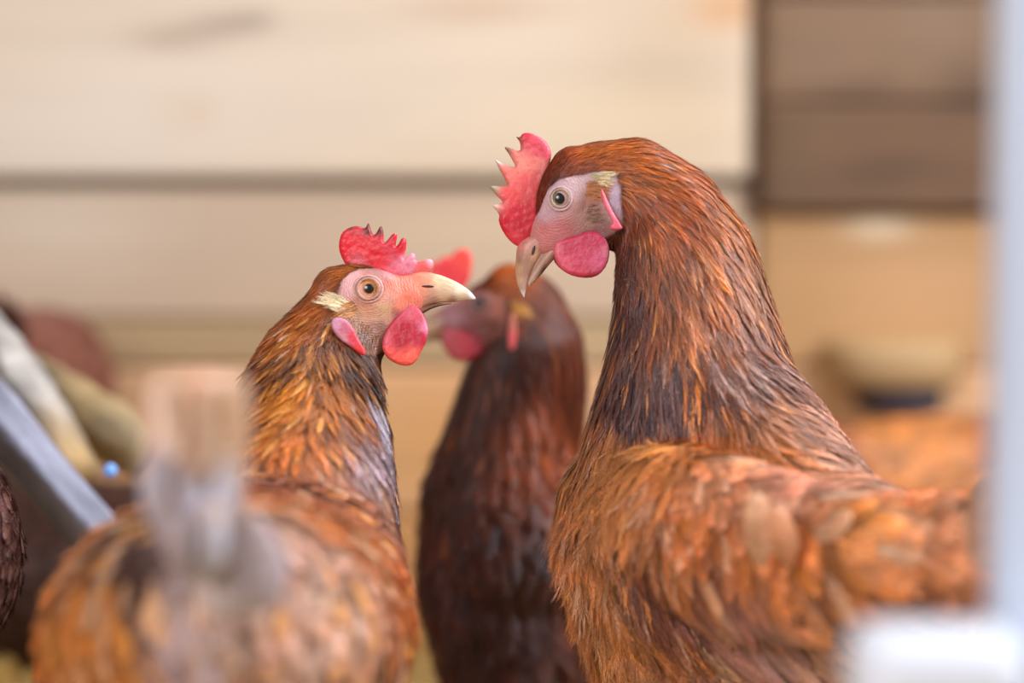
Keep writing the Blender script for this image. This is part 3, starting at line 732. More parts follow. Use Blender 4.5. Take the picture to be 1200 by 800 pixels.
# ------------------------------------------------------------------ head descriptions
D0 = 1.235; PX = K * D0
hdL = Head(at(433, 339, D0), 124 * cR - 9.5 * cU, cU, PX)
hdR = Head(at(656, 234, D0), -42.5 * cR - 113 * cU, -.93 * cR + .37 * cU, PX)
dM = 1.47
hdM = Head(at(563, 357, dM), -.906 * cR - .423 * cU, -.42 * cR + .9 * cU, PX)
def ic(hd, L): return [(hd.img([(x, y)])[0], c) + ((s[0],) if s else ()) for x, y, c, *s in L]
zero = lambda fu: 0 * fu[:, 0]
def eye_spec(iris, a_p, out, rings, off=(1.2, .5)):
    return dict(R=14, out=out, iris=iris, a_iris=.80, a_pupil=a_p, off=off, rings=rings)
I = hdL.img
SL = dict(
    comb=dict(poly=I([(405.5, 312), (398, 296.5), (396.5, 286), (400, 272.5), (410, 265.8), (419.8, 264.3), (425, 267), (428.8, 267), (431.8, 260), (434.5, 268), (436.8, 275), (440, 275), (446.8, 263), (450, 272.5), (449.6, 284), (452.5, 283.5), (461, 273), (466, 273), (465, 281.5), (463.3, 288.5), (466, 288), (471.5, 277.5), (477, 280), (475.8, 293.5), (473, 303), (476, 301), (482, 295.5), (487.5, 298.5), (487, 306), (494, 305.5), (503, 302.5), (508.5, 306), (507, 315), (500, 322), (476, 324), (455, 324), (430, 320)]),
        t=10, R=7, cols=ic(hdL, [(405, 290, (236, 34, 50)), (425, 290, (238, 44, 56)), (440, 300, (226, 18, 38)), (470, 290, (205, 22, 44)), (462, 276, (210, 30, 50)), (420, 303, (228, 90, 100), .5), (432, 260, (88, 52, 38), .12), (431, 272, (90, 34, 30), .03), (447, 264, (92, 55, 40), .12), (447, 272, (80, 28, 28), .03), (411, 265, (140, 50, 40), .03), (463, 273, (240, 200, 200), .1), (483, 299, (236, 150, 165)), (493, 312, (236, 95, 90)), (505, 304, (250, 180, 190), .3), (480, 312, (225, 130, 150))]),
        bend=lambda fu: 2.2 * np.sin(fu[:, 0] * .06 + .5) + .05 * (fu[:, 1] - 30)),
    wattle=dict(poly=I([(474, 362), (480, 357), (488.5, 358.5), (496, 366.5), (500.5, 377), (502.8, 387.5), (500, 401), (493.5, 413), (488.5, 423.5), (479.5, 428.8), (467.5, 427), (455.5, 420.5), (448.8, 410), (449, 398), (455, 383), (465, 371)]),
        t=7, l=11, cols=ic(hdL, [(478, 385, (186, 12, 44)), (470, 400, (180, 10, 40)), (492, 395, (192, 22, 52)), (484, 368, (222, 90, 108)), (499, 385, (235, 130, 160), .3), (470, 422, (245, 84, 62)), (485, 418, (250, 100, 78)), (455, 414, (240, 80, 70)), (452, 400, (225, 90, 110), .4)]),  # orange lower edge and pale rim paint light catching the wattle
        bend=lambda fu: 3 + .10 * (-fu[:, 1] - 40)),
    lobe=dict(poly=I([(391, 375.5), (400, 371.5), (410.5, 376), (417, 384.5), (423.5, 398), (430.5, 409), (431.5, 416.5), (424.5, 414.5), (414, 406), (402, 398), (393.5, 387.5)]), t=4.5,
        cols=ic(hdL, [(398, 380, (215, 150, 175)), (408, 385, (210, 110, 130)), (417, 395, (225, 62, 80)), (427, 409, (235, 48, 50)), (405, 398, (215, 150, 160), .6)]), bend=lambda fu: 0 * fu[:, 0]),
    ub=dict(top=I([(474, 324), (482, 320), (494, 317), (506, 319.8), (516, 322), (525, 325.5), (535, 330), (544, 335.5), (552.5, 342), (557.5, 349)]), bot=I([(470, 362), (480, 366), (488, 364), (498, 359), (508, 355.5), (519, 354), (530, 354), (541, 353), (550.5, 350.8), (556.5, 351)]),
        w=[9, 10.5, 10.5, 10, 9, 8, 6.5, 5, 3, .8], cols=ic(hdL, [(475, 325, (232, 130, 105)), (485, 340, (236, 140, 112)), (478, 360, (215, 140, 130)), (500, 322, (236, 150, 124)), (497, 345, (236, 155, 122)), (496, 334, (236, 140, 110)), (515, 328, (226, 200, 158)), (520, 345, (226, 188, 150)), (505, 352, (190, 145, 125)), (540, 338, (244, 224, 190)), (545, 350, (214, 180, 150)), (555, 348, (250, 242, 235)), (530, 352, (170, 125, 100), .3)])),
    lb=dict(top=I([(474, 366), (486, 362), (498, 358), (508, 355.5), (519, 354.5), (530, 354.5)]), bot=I([(474, 378), (484, 374), (495, 368), (504, 362.5), (515, 358.5), (529, 356)]), w=[9, 8, 7, 6, 4, 1.2],
        cols=ic(hdL, [(485, 368, (140, 90, 80)), (510, 358, (120, 76, 56)), (528, 355, (160, 120, 90))])),
    nostril=(68, 8.5, 7.5, 1.4, .05),
    eye=eye_spec((226, 150, 88), .40, 2.2, [(12.2, 1.9, .8, (190, 140, 116), 'eyelid', 1.02), (15.4, 1.5, -.6, (216, 160, 150), 'eyelid_fold', 1.05)]),
    skin=I([(400.5, 337), (404, 328), (412, 320), (424, 315.5), (445, 314), (462, 312), (480, 308), (512, 312), (514, 360), (490, 372), (478, 380), (462, 385), (456, 395), (452, 408), (440, 417), (430, 414), (424, 407), (412, 385), (404, 374), (400, 362), (398.5, 350)]),
    skincols=ic(hdL, [(415, 335, (222, 165, 160)), (403, 345, (215, 155, 150)), (440, 322, (172, 118, 110)), (455, 350, (222, 155, 135)), (452, 362, (232, 185, 145)), (430, 360, (222, 160, 130)), (475, 325, (228, 118, 95)), (478, 345, (232, 115, 88)), (470, 358, (232, 130, 105)), (462, 335, (226, 130, 105)), (495, 320, (238, 130, 110)), (420, 372, (170, 120, 85)), (445, 385, (150, 105, 88)), (430, 400, (120, 82, 64)), (470, 372, (170, 105, 110)), (455, 322, (215, 150, 150), .4)]),
    tufts=[(I([(398, 352), (410, 350), (418, 358), (408, 366), (398, 362)]), 46, -1, .12, (232, 208, 165), 9.5, 2.2, 1.6, 'hackle'),
           (I([(402, 352), (416, 352), (424, 362), (418, 372), (404, 369)]), 60, -.9, -.35, (190, 120, 55), 5, 1.0, .9, 'bristle'),
           (I([(410, 368), (430, 375), (446, 392), (440, 412), (428, 408), (416, 388)]), 110, -.25, -1, (150, 100, 70), 2.6, .5, .3, 'bristle')])
I = hdR.img
SR = dict(
    comb=dict(poly=I([(607, 289), (599, 284), (590, 273), (584, 259.5), (585.5, 252), (582, 247), (576, 240.5), (583, 239), (590, 237.5), (585, 232), (580, 227), (572.5, 217.5), (585, 218), (595.5, 218), (591, 209), (584.5, 197), (579, 185), (587, 190.5), (600, 195.5), (604.5, 195.5), (600.5, 187.5), (595.5, 179), (590, 171.5), (598.5, 173), (610, 178), (609.8, 166.5), (604, 159.5), (609, 161.2), (612.8, 155.5), (622.5, 155.5), (634.5, 161), (642, 168), (646.5, 179), (645, 189), (641, 206), (632, 225), (630, 243), (632, 262), (624, 274), (613, 287)]),
        t=9, R=7, cols=ic(hdR, [(625, 165, (232, 84, 100)), (635, 178, (228, 78, 98)), (618, 158, (215, 50, 66), .4), (632, 190, (238, 130, 118)), (610, 190, (240, 140, 122)), (600, 203, (240, 120, 108)), (615, 215, (236, 92, 92)), (598, 230, (236, 80, 80)), (605, 250, (222, 40, 60)), (592, 262, (214, 28, 50)), (612, 262, (212, 34, 54)), (602, 278, (225, 60, 72)), (577, 218, (175, 170, 140), .3), (573, 218, (90, 84, 66), .12), (592, 173, (150, 110, 84), .3), (605, 161, (130, 90, 66), .2), (580, 187, (238, 200, 188), .3), (578, 241, (244, 205, 190), .3)]),
        bend=lambda fu: 2.0 * np.sin(fu[:, 0] * .05)),
    wattle=dict(poly=I([(648, 287), (656, 281), (675, 276.5), (685, 272), (694.5, 270.8), (705, 274), (711.8, 283), (714, 296), (711, 310.5), (702, 322.5), (690, 326.5), (672, 324.5), (659, 318), (650, 307)]),
        t=8, l=11, cols=ic(hdR, [(680, 295, (212, 58, 92)), (695, 285, (205, 50, 86)), (665, 290, (202, 46, 78)), (700, 305, (214, 84, 120)), (660, 308, (220, 84, 104)), (680, 318, (206, 54, 84)), (690, 325, (170, 36, 54), .4), (711, 297, (222, 120, 140), .4), (650, 290, (226, 110, 124))]),
        bend=lambda fu: 3.5 + .10 * (-fu[:, 1] - 30)),
    lobe=dict(poly=I([(702, 222), (706, 226), (712, 240), (718, 252), (725, 263), (729, 270.5), (714, 271.5), (713, 266), (717, 263), (711, 252), (705, 240)]), t=5,
        cols=ic(hdR, [(705, 230, (240, 110, 125)), (714, 252, (240, 120, 135)), (722, 267, (236, 100, 120))]), bend=lambda fu: 3 + 0 * fu[:, 0]),
    ub=dict(top=I([(622, 276), (614, 279), (608, 284), (605.5, 291), (604.5, 302), (604, 313), (604.5, 324), (606, 333), (609.5, 341), (613.5, 348)]), bot=I([(640, 276), (643, 284), (640, 291), (634, 299), (628.5, 308), (623.5, 317), (620, 325), (617.5, 333), (616, 341), (614.5, 348.5)]),
        w=[9, 10.5, 11.0, 10.3, 9.5, 8.2, 7, 5.4, 3.4, .8], cols=ic(hdR, [(615, 270, (214, 120, 115)), (640, 275, (206, 140, 135)), (609, 287, (212, 128, 116)), (622, 284, (208, 138, 126)), (628, 290, (196, 148, 125)), (640, 284, (226, 180, 150), .8), (632, 298, (220, 176, 140), .8), (612, 305, (170, 124, 98)), (606, 315, (205, 158, 118)), (617, 318, (176, 134, 112)), (606, 330, (214, 170, 130)), (613, 335, (196, 160, 140)), (613, 346, (238, 230, 220))])),
    lb=dict(top=I([(650, 279), (641, 291), (634, 300), (628, 310), (622, 321), (618.5, 331)]), bot=I([(657, 296), (649, 304), (642, 312), (635, 321), (627, 330), (620, 336)]), w=[10, 9, 8, 6.6, 5, 2.5],
        cols=ic(hdR, [(650, 288, (215, 150, 140)), (640, 300, (196, 150, 130)), (630, 315, (196, 156, 136)), (637, 318, (110, 68, 52), .5), (622, 330, (205, 172, 150))])),
    nostril=(66, 8, 6.6, 1.7, -.12),
    eye=eye_spec((150, 134, 104), .45, 1.6, [(10.4, 1.6, .9, (176, 146, 126), 'eyelid', 1.0), (13.2, 1.5, -.1, (212, 176, 180), 'eyelid_fold', 1.02)], (0, 0)),
    skin=I([(631, 250), (636, 237), (642, 223), (654, 212.5), (672, 208), (690, 205), (705, 202), (720, 208), (725, 225), (727, 255), (729, 268), (717, 274), (702, 282), (680, 290), (660, 300), (640, 310), (600, 292), (606, 276), (620, 262)]),
    skincols=ic(hdR, [(650, 215, (214, 176, 178)), (640, 250, (206, 164, 170)), (675, 220, (214, 178, 180)), (672, 250, (196, 148, 142)), (690, 262, (165, 122, 108)), (640, 272, (214, 124, 122)), (660, 268, (200, 120, 120)), (620, 275, (205, 135, 125)), (717, 232, (208, 190, 214)), (718, 215, (212, 180, 190)), (700, 250, (165, 125, 112)), (606, 290, (200, 130, 120)), (700, 275, (140, 90, 90)), (695, 235, (185, 130, 115))]),
    tufts=[(I([(690, 206), (700, 203), (708, 206), (706, 216), (690, 218)]), 60, -.3, -1, (226, 204, 160), 5.5, 1.3, 1.4, 'bristle'),
           (I([(684, 214), (704, 214), (704, 228), (696, 236), (683, 232)]), 110, -.3, -1, (196, 125, 70), 5, 1.0, 1.0, 'bristle'),
           (I([(690, 240), (700, 245), (705, 262), (690, 266), (682, 255)]), 60, -.5, -.8, (150, 110, 90), 2.6, .5, .3, 'bristle')])
I = hdM.img
SM = dict(
    comb=dict(poly=I([(500, 335), (504, 314), (509, 303), (514, 309), (520, 298), (527, 303), (534, 293), (546, 290), (553, 298), (553, 312), (550, 330), (535, 345), (515, 350)]), t=9, R=6, cols=ic(hdM, [(540, 300, (236, 70, 60)), (520, 320, (225, 40, 50)), (510, 330, (225, 60, 64))])),
    wattle=dict(poly=I([(518, 384), (545, 388), (566, 392), (575, 401), (566, 414), (548, 424), (530, 420), (517, 404)]), t=7, l=11, cols=ic(hdM, [(550, 405, (190, 50, 66)), (525, 400, (165, 60, 66)), (560, 395, (140, 30, 40))]), bend=lambda fu: 4 + 0 * fu[:, 0]),
    lobe=dict(poly=I([(598, 366), (604, 370), (606, 390), (603, 411), (596, 409), (595, 388)]), t=5, cols=ic(hdM, [(600, 375, (190, 110, 90)), (600, 400, (215, 90, 90))])),
    ub=dict(top=[(42, 20), (52, 20), (62, 19), (73, 17), (84, 14), (95, 9), (106, 3), (115, -4), (122, -10), (124, -14)], bot=[(40, -30), (50, -28), (60, -22), (70, -16), (80, -13), (90, -12), (101, -12), (110, -12), (119, -14), (123, -15)],
        w=[12.5, 12, 11, 10, 9, 8, 6.5, 5, 3, .8], cols=[((50, 0), (150, 95, 85)), ((80, 0), (175, 135, 100)), ((110, -5), (200, 165, 130))]),
    lb=dict(top=[(44, -28), (56, -23), (67, -17), (78, -14), (88, -13), (98, -13)], bot=[(44, -38), (54, -34), (64, -27), (74, -21), (84, -17), (97, -15)], w=[9, 8, 7, 6, 4, 1.2], cols=[((60, -30), (140, 95, 75)), ((90, -15), (160, 120, 95))]),
    nostril=(68, 8.5, 7.5, 1.4, .05),
    eye=eye_spec((60, 38, 26), .8, 1.6, [(11, 2.4, .6, (120, 80, 70), 'eyelid', 1.05), (14.6, 1.6, -.8, (150, 100, 95), 'eyelid_fold', 1.08)]),
    skin=I([(500, 352), (528, 345), (545, 342), (575, 342), (591, 350), (593, 372), (590, 392), (575, 400), (555, 408), (520, 415), (495, 420), (480, 390)]),
    skincols=ic(hdM, [(580, 358, (190, 120, 100)), (550, 352, (150, 90, 85)), (530, 375, (165, 110, 115)), (550, 385, (135, 80, 78)), (575, 385, (125, 72, 60)), (515, 395, (150, 100, 90))]),  # the shade on this face is put into its skin colours
    tufts=[(I([(596, 348), (610, 350), (612, 360), (598, 362)]), 40, -.3, -1, (200, 140, 60), 9, 1.8, 1.2, 'hackle')])

def head_blobs(h):
    return [h.blob(-42, -10, 26, 34, 27), h.blob(-20, -7, 27, 36, 29), h.blob(0, -6, 27, 34, 28), h.blob(20, -9, 24, 31, 23), h.blob(38, -8, 20, 27, 17.5), h.blob(54, -5, 14, 21, 12), h.blob(47, 7, 13, 15, 11), h.blob(22, 15, 14, 4.5, 22), h.blob(34, -30, 17, 16, 12), h.blob(14, -40, 20, 20, 18), h.blob(-8, -44, 24, 24, 24)]

# ------------------------------------------------------------------ hen on the right
f = 'fluff'; hk = 'hackle'; cv = 'covert'; br = 'bristle'; fl = 'flight'
c = ctl
fieldR = [
    c(880, 780, 1.13, .85, .8, 0, (206, 174, 172), 60, 12, fl), c(830, 765, 1.13, .85, .7, 0, (190, 150, 146), 50, 11, fl), c(930, 755, 1.1, .8, .8, 0, (214, 176, 150), 50, 13, fl),
    c(832, 326, 1.17, .6, .9, 0, (226, 136, 60), 20, 3.40, hk), c(803, 395, 1.17, .15, 1, 0, (214, 126, 60), 20, 2.89, hk), c(778, 335, 1.17, .15, 1, 0, (214, 128, 56), 16, 2.55, hk), c(812, 470, 1.16, .1, 1, 0, (232, 146, 60), 22, 3.40, hk),
    c(650, 195, 1.22, .9, -.6, 0, (150, 72, 28), 4.5, 1.2, br), c(636, 225, 1.22, .3, -1, 0, (120, 56, 28), 4, 1.1, br), c(625, 255, 1.22, .2, -1, 0, (120, 50, 30), 3.5, 1.0, br),
    c(690, 172, 1.22, 1, -.25, 0, (168, 92, 36), 6, 1.5, br), c(690, 190, 1.2, 1, -.1, 0, (176, 88, 36), 5.5, 1.4, br), c(745, 163, 1.23, 1, .15, 0, (172, 94, 40), 9, 1.70, hk),
    c(735, 205, 1.2, 1, .25, 0, (170, 98, 44), 9, 1.70, hk), c(795, 190, 1.23, 1, .6, 0, (168, 90, 44), 14, 2.38, hk), c(733, 250, 1.2, .35, 1, 0, (126, 62, 30), 8, 1.53, hk),
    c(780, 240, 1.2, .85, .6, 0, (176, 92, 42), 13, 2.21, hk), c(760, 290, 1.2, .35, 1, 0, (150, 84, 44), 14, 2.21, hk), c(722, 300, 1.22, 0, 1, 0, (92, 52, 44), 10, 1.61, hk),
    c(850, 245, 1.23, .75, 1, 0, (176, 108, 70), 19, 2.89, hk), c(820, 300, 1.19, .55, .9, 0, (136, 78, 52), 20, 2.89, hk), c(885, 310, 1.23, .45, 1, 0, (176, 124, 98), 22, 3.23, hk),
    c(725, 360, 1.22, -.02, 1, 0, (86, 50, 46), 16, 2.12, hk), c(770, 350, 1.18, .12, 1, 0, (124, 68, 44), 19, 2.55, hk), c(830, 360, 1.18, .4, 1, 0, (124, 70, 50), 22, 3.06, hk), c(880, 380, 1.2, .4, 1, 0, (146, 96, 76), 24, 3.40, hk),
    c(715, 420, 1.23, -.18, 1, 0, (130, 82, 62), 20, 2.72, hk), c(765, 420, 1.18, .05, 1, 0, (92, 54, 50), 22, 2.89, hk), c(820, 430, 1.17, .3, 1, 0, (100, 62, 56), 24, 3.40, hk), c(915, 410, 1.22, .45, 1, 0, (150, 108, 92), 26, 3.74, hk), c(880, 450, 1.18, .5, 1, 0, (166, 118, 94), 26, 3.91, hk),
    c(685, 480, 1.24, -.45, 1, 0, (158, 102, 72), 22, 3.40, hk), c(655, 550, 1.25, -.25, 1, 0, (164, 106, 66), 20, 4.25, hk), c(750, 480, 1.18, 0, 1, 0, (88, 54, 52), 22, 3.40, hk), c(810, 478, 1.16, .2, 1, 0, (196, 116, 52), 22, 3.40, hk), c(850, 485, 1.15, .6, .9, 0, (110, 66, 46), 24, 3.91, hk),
    c(950, 480, 1.2, .7, .9, 0, (196, 154, 130), 26, 4.67, hk), c(990, 540, 1.17, .8, .7, 0, (196, 150, 124), 26, 5.52, hk), c(900, 500, 1.14, .8, .7, 0, (204, 124, 56), 22, 5.10, hk),  # pale tones on neck edge and back paint a cool sheen
    c(730, 530, 1.18, 0, 1, 0, (224, 149, 71), 13, 6, f), c(780, 520, 1.15, .2, 1, 0, (224, 142, 62), 14, 6.5, f), c(700, 590, 1.18, -.05, 1, 0, (220, 151, 82), 14, 6, f), c(740, 600, 1.15, .1, 1, 0, (220, 146, 79), 15, 8, f),
    c(830, 550, 1.12, .5, .9, 0, (222, 153, 105), 17, 10, cv), c(900, 560, 1.11, .8, .7, 0, (216, 153, 120), 20, 12, cv), c(800, 600, 1.11, .3, 1, 0, (216, 131, 64), 17, 10, cv), c(780, 660, 1.12, .3, 1, 0, (180, 118, 80), 20, 6.80, hk), c(860, 620, 1.08, .5, 1, 0, (220, 138, 71), 24, 14, cv),
    c(660, 620, 1.24, .1, 1, 0, (205, 131, 71), 14, 6, f), c(665, 690, 1.22, .5, 1, 0, (226, 157, 90), 17, 7, f), c(690, 750, 1.2, .3, 1, 0, (228, 159, 92), 18, 7, f), c(650, 680, 1.26, .1, 1, 0, (176, 116, 76), 16, 4.25, hk),
    c(725, 660, 1.16, .15, 1, 0, (120, 76, 62), 20, 4.25, hk), c(745, 710, 1.16, .3, 1, 0, (112, 74, 70), 22, 4.67, hk), c(820, 700, 1.11, .4, 1, 0, (162, 114, 99), 26, 9, cv),  # first two: dark crease beside the breast painted into the feather colour
    c(930, 640, 1.06, .8, .8, 0, (222, 140, 71), 26, 15, cv), c(1000, 620, 1.05, 1, .3, 0, (220, 146, 82), 26, 16, cv), c(1080, 600, 1.02, 1, .1, 0, (224, 157, 110), 28, 16, cv), c(1000, 700, 1.04, .9, .5, 0, (216, 138, 75), 30, 17, cv), c(1100, 680, 1.0, 1, .2, 0, (216, 149, 103), 30, 17, cv),
    c(850, 745, 1.1, .85, .8, 0, (206, 174, 170), 62, 12, fl), c(940, 700, 1.07, .5, 1, 0, (196, 140, 100), 40, 13, fl), c(780, 800, 1.15, .4, 1, 0, (231, 151, 77), 18, 9, f), c(960, 790, 1.08, .75, .9, 0, (196, 164, 158), 60, 12, fl),
    c(900, 900, 1.2, .5, 1, 0, (216, 162, 108), 22, 12, f)]
tailR = []
for i in range(9):
    t = i / 8
    tailR.append((at(1128 + 6 * t, 612 + 40 * t, 1.03), at(1290 - 20 * t, 470 + 170 * t, .93), -cF * .8 + cU * .4 * (1 - t), .004, .022, (226, 182, 146), fl))
    tailR.append((at(1130 + 6 * t, 614 + 36 * t, 1.06), at(1290 - 20 * t, 470 + 170 * t, 1.02), cF * .8 + cU * .4 * (1 - t), .004, .022, (196, 150, 112), fl))
wfR = []
wfR.append((at(893, 668, 1.062), at(884, 574, 1.052), -cF + .2 * cR, .004, .014, (224, 170, 130), cv))
wfR.append((at(926, 668, 1.055), at(905, 590, 1.05), -cF + .2 * cR, .005, .013, (208, 142, 100), cv))
wingR = [(at(830, 600, 1.13), CB @ np.diag([.045, .05, .05]) @ CB.T), (at(930, 650, 1.08), CB @ np.diag([.06, .045, .05]) @ CB.T)]
zf = lambda p: np.array([p[0], p[1], 0])
bR = at(880, 700, 1.2)
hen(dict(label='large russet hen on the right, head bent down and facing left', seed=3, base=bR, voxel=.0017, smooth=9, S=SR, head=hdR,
    chains=[head_blobs(hdR) + [pb(708, 268, D0, 16, 24, 24), pb(722, 262, D0, 20, 28, 28), pb(700, 209, D0, 40, 43, 32), pb(744, 212, D0, 50, 50, 38), pb(786, 248, D0, 58, 58, 46), pb(804, 310, D0, 82, 78, 56), pb(813, 380, 1.235, 95, 84, 64), pb(818, 450, 1.235, 112, 90, 78), pb(820, 530, 1.24, 138, 105, 98), pb(835, 630, 1.235, 172, 130, 120)],
            [pb(745, 590, 1.25, 90, 85, 82), pb(742, 640, 1.25, 93, 90, 88), pb(757, 700, 1.25, 92, 90, 90), pb(800, 790, 1.25, 96, 80, 90), pb(900, 800, 1.22, 110, 70, 95)],
            [pb(820, 450, 1.235, 100, 90, 75), pb(894, 530, 1.22, 88, 88, 90), pb(964, 632, 1.18, 88, 88, 110), pb(1050, 665, 1.12, 84, 84, 100), pb(1120, 650, 1.06, 62, 66, 64)],
            [pb(835, 680, 1.235, 150, 120, 125), pb(960, 700, 1.18, 120, 115, 120), pb(1060, 690, 1.12, 84, 86, 90)],
            [pb(768, 605, 1.185, 56, 85, 34), pb(800, 620, 1.165, 70, 100, 38), pb(860, 640, 1.135, 80, 105, 42), pb(950, 660, 1.095, 80, 92, 42), pb(1040, 660, 1.05, 60, 66, 38)]],
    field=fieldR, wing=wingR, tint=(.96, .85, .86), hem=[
        ([(705, 430), (740, 440), (780, 440), (815, 440)], 120, 27, 3.6, ((-.1, 1), (.25, 1)), [(84, 50, 46), (104, 62, 52), (76, 44, 44), (112, 76, 70)], 4.5),
        ([(820, 430), (860, 425), (895, 430)], 70, 27, 4, ((.4, 1), (.7, 1)), [(110, 66, 50), (150, 110, 96), (96, 56, 48), (170, 130, 114)], 4.0),
        ([(800, 445), (822, 450)], 16, 25, 4, ((.1, 1), (.3, 1)), [(226, 140, 60), (206, 120, 50)], 5.0),
        ([(815, 310), (835, 316)], 12, 20, 4.5, ((.5, 1), (.6, 1)), [(220, 128, 54), (200, 116, 50)], 2.5),
        ([(795, 370), (812, 372)], 12, 20, 3.6, ((.15, 1), (.2, 1)), [(212, 124, 58), (196, 112, 50)], 2.5)], wingfeathers=wfR, tail=tailR, odd=[((226, 142, 60), .05), ((90, 52, 46), .06), ((200, 160, 140), .02), ((236, 190, 152), .16, .0065)],  # pale peach odd feathers stand in for highlights on the wing
    legs=[((bR[0] - .01, bR[1] + .03, .15), (bR[0], bR[1] + .03, 0)), ((bR[0] - .01, bR[1] - .04, .15), (bR[0] + .02, bR[1] - .04, 0))], yaw=PI * .85))

# ------------------------------------------------------------------ hen on the left, seen from behind
fieldL = [
    c(440, 310, 1.22, -1, -.1, 0, (120, 66, 30), 3.6, 1.0, br), c(410, 312, 1.22, -1, .25, 0, (150, 84, 34), 4.5, 1.2, br), c(385, 325, 1.22, -1, .55, 0, (160, 88, 34), 6, 1.4, br),
    c(392, 345, 1.2, -.8, .9, 0, (140, 78, 30), 6, 1.5, br), c(350, 350, 1.23, -.9, .9, 0, (160, 88, 32), 9, 2.6, hk), c(360, 385, 1.2, -.75, 1, 0, (166, 92, 32), 11, 2.9, hk), c(395, 395, 1.2, -.15, 1, 0, (90, 48, 20), 8, 2.6, hk),
    c(310, 400, 1.23, -.7, 1, 0, (170, 92, 32), 14, 3.4, hk), c(345, 430, 1.19, -.5, 1, 0, (196, 122, 46), 16, 3.9, hk), c(400, 425, 1.19, .1, 1, 0, (168, 100, 36), 14, 3.4, hk), c(435, 425, 1.21, .35, 1, 0, (84, 48, 26), 10, 2.9, hk), c(450, 410, 1.22, .3, 1, 0, (84, 52, 36), 6, 1.6, br),
    c(285, 450, 1.22, -.6, 1, 0, (158, 84, 30), 18, 4.4, hk), c(330, 465, 1.17, -.5, 1, 0, (190, 112, 40), 18, 4.4, hk), c(380, 465, 1.16, .05, 1, 0, (196, 120, 48), 18, 4.2, hk), c(425, 470, 1.18, .35, 1, 0, (150, 86, 40), 16, 3.9, hk), c(455, 460, 1.22, .4, 1, 0, (76, 46, 38), 12, 3.4, hk),
    c(290, 495, 1.18, -.7, .9, 0, (192, 110, 44), 20, 5.9, hk), c(345, 500, 1.15, -.1, 1, 0, (184, 104, 52), 18, 6.5, hk), c(395, 505, 1.15, .2, 1, 0, (176, 104, 60), 18, 5.9, hk), c(430, 520, 1.17, .1, 1, 0, (170, 150, 156), 22, 7.8, hk), c(455, 540, 1.2, .15, 1, 0, (160, 146, 156), 22, 7.8, hk), c(440, 575, 1.17, .1, 1, 0, (176, 130, 110), 20, 9.1, hk),  # mauve greys paint cool reflected light into the lower neck feathers
    c(290, 540, 1.12, -.4, 1, -.6, (176, 116, 92), 20, 8, cv), c(350, 545, 1.12, 0, 1, -.6, (176, 110, 78), 19, 7, cv), c(400, 560, 1.13, .3, 1, -.4, (176, 110, 76), 19, 8, cv),
    c(340, 600, 1.05, .3, 1, -.8, (196, 120, 60), 22, 12, cv), c(430, 620, 1.08, .5, 1, -.3, (192, 116, 58), 22, 12, cv), c(470, 680, 1.06, .15, 1, -.3, (186, 108, 50), 24, 13, cv), c(480, 780, 1.04, 0, 1, -.3, (190, 120, 70), 26, 13, cv),
    c(380, 680, .98, .4, 1, -.6, (210, 168, 140), 26, 14, cv), c(300, 640, .98, .1, 1, -.8, (206, 164, 142), 24, 13, cv), c(420, 760, .98, .2, 1, -.3, (200, 146, 108), 28, 15, cv), c(330, 760, .9, .2, 1, -.3, (206, 170, 152), 28, 14, cv),
    c(150, 570, 1.08, -.5, 1, -.5, (200, 126, 66), 22, 12, cv), c(90, 630, 1.08, -.4, 1, -.3, (200, 116, 44), 24, 13, cv), c(50, 720, 1.06, -.1, 1, -.3, (196, 114, 46), 26, 13, cv), c(130, 690, .98, -.2, 1, -.4, (208, 130, 54), 26, 13, cv), c(100, 780, .98, 0, 1, -.3, (206, 136, 66), 28, 14, cv),
    c(200, 640, .97, -.2, 1, -.6, (74, 40, 32), 24, 13, cv), c(178, 640, .99, -.2, 1, -.6, (84, 46, 34), 24, 12, cv), c(225, 735, .93, 0, 1, -.2, (206, 198, 214), 26, 13, cv), c(300, 730, .93, .1, 1, -.3, (222, 190, 176), 26, 13, cv), c(380, 720, .97, .3, 1, -.4, (222, 186, 164), 26, 13, cv), c(190, 760, .9, 0, 1, -.3, (198, 150, 118), 28, 14, cv), c(260, 800, .88, 0, 1, -.2, (206, 172, 160), 28, 14, f), c(250, 700, .9, 0, 1, -.4, (206, 176, 164), 22, 12, f)]  # bluish and whitish tones here paint highlights on the back
tailL = []
for i in range(16):
    t = i / 15 - .5
    tailL.append((at(226 + 70 * t, 650 - 20 * abs(t), .905 - .006 * (i % 3)), at(232 + 86 * t, 430 + 10 * abs(t) + 3 * (i % 3), .85 - .008 * (i % 4)), cR * (.5 if t > 0 else -.5) - cF, .003, .013, [(252, 216, 190), (246, 204, 176), (250, 222, 206)][i % 3], fl))
for i in range(24):
    t = rng.uniform(-.5, .5); h = rng.uniform(0, 1)
    tailL.append((at(226 + 60 * t, 680 - 60 * h, .89), at(222 + 90 * t, 610 - 90 * h, .855), cR * np.sign(t) * .6 - cF, .004, .014, [(220, 218, 232), (206, 190, 196), (226, 206, 200)][i % 3], cv))
for i in range(8):
    tailL.append((at(245 + 8 * i, 720, .90), at(262 + 9 * i, 600 + 12 * (i % 4), .885), -cF + cU * .3, .004, .017, [(230, 214, 212), (214, 200, 208)][i % 2], cv))
bL = at(275, 720, 1.05)
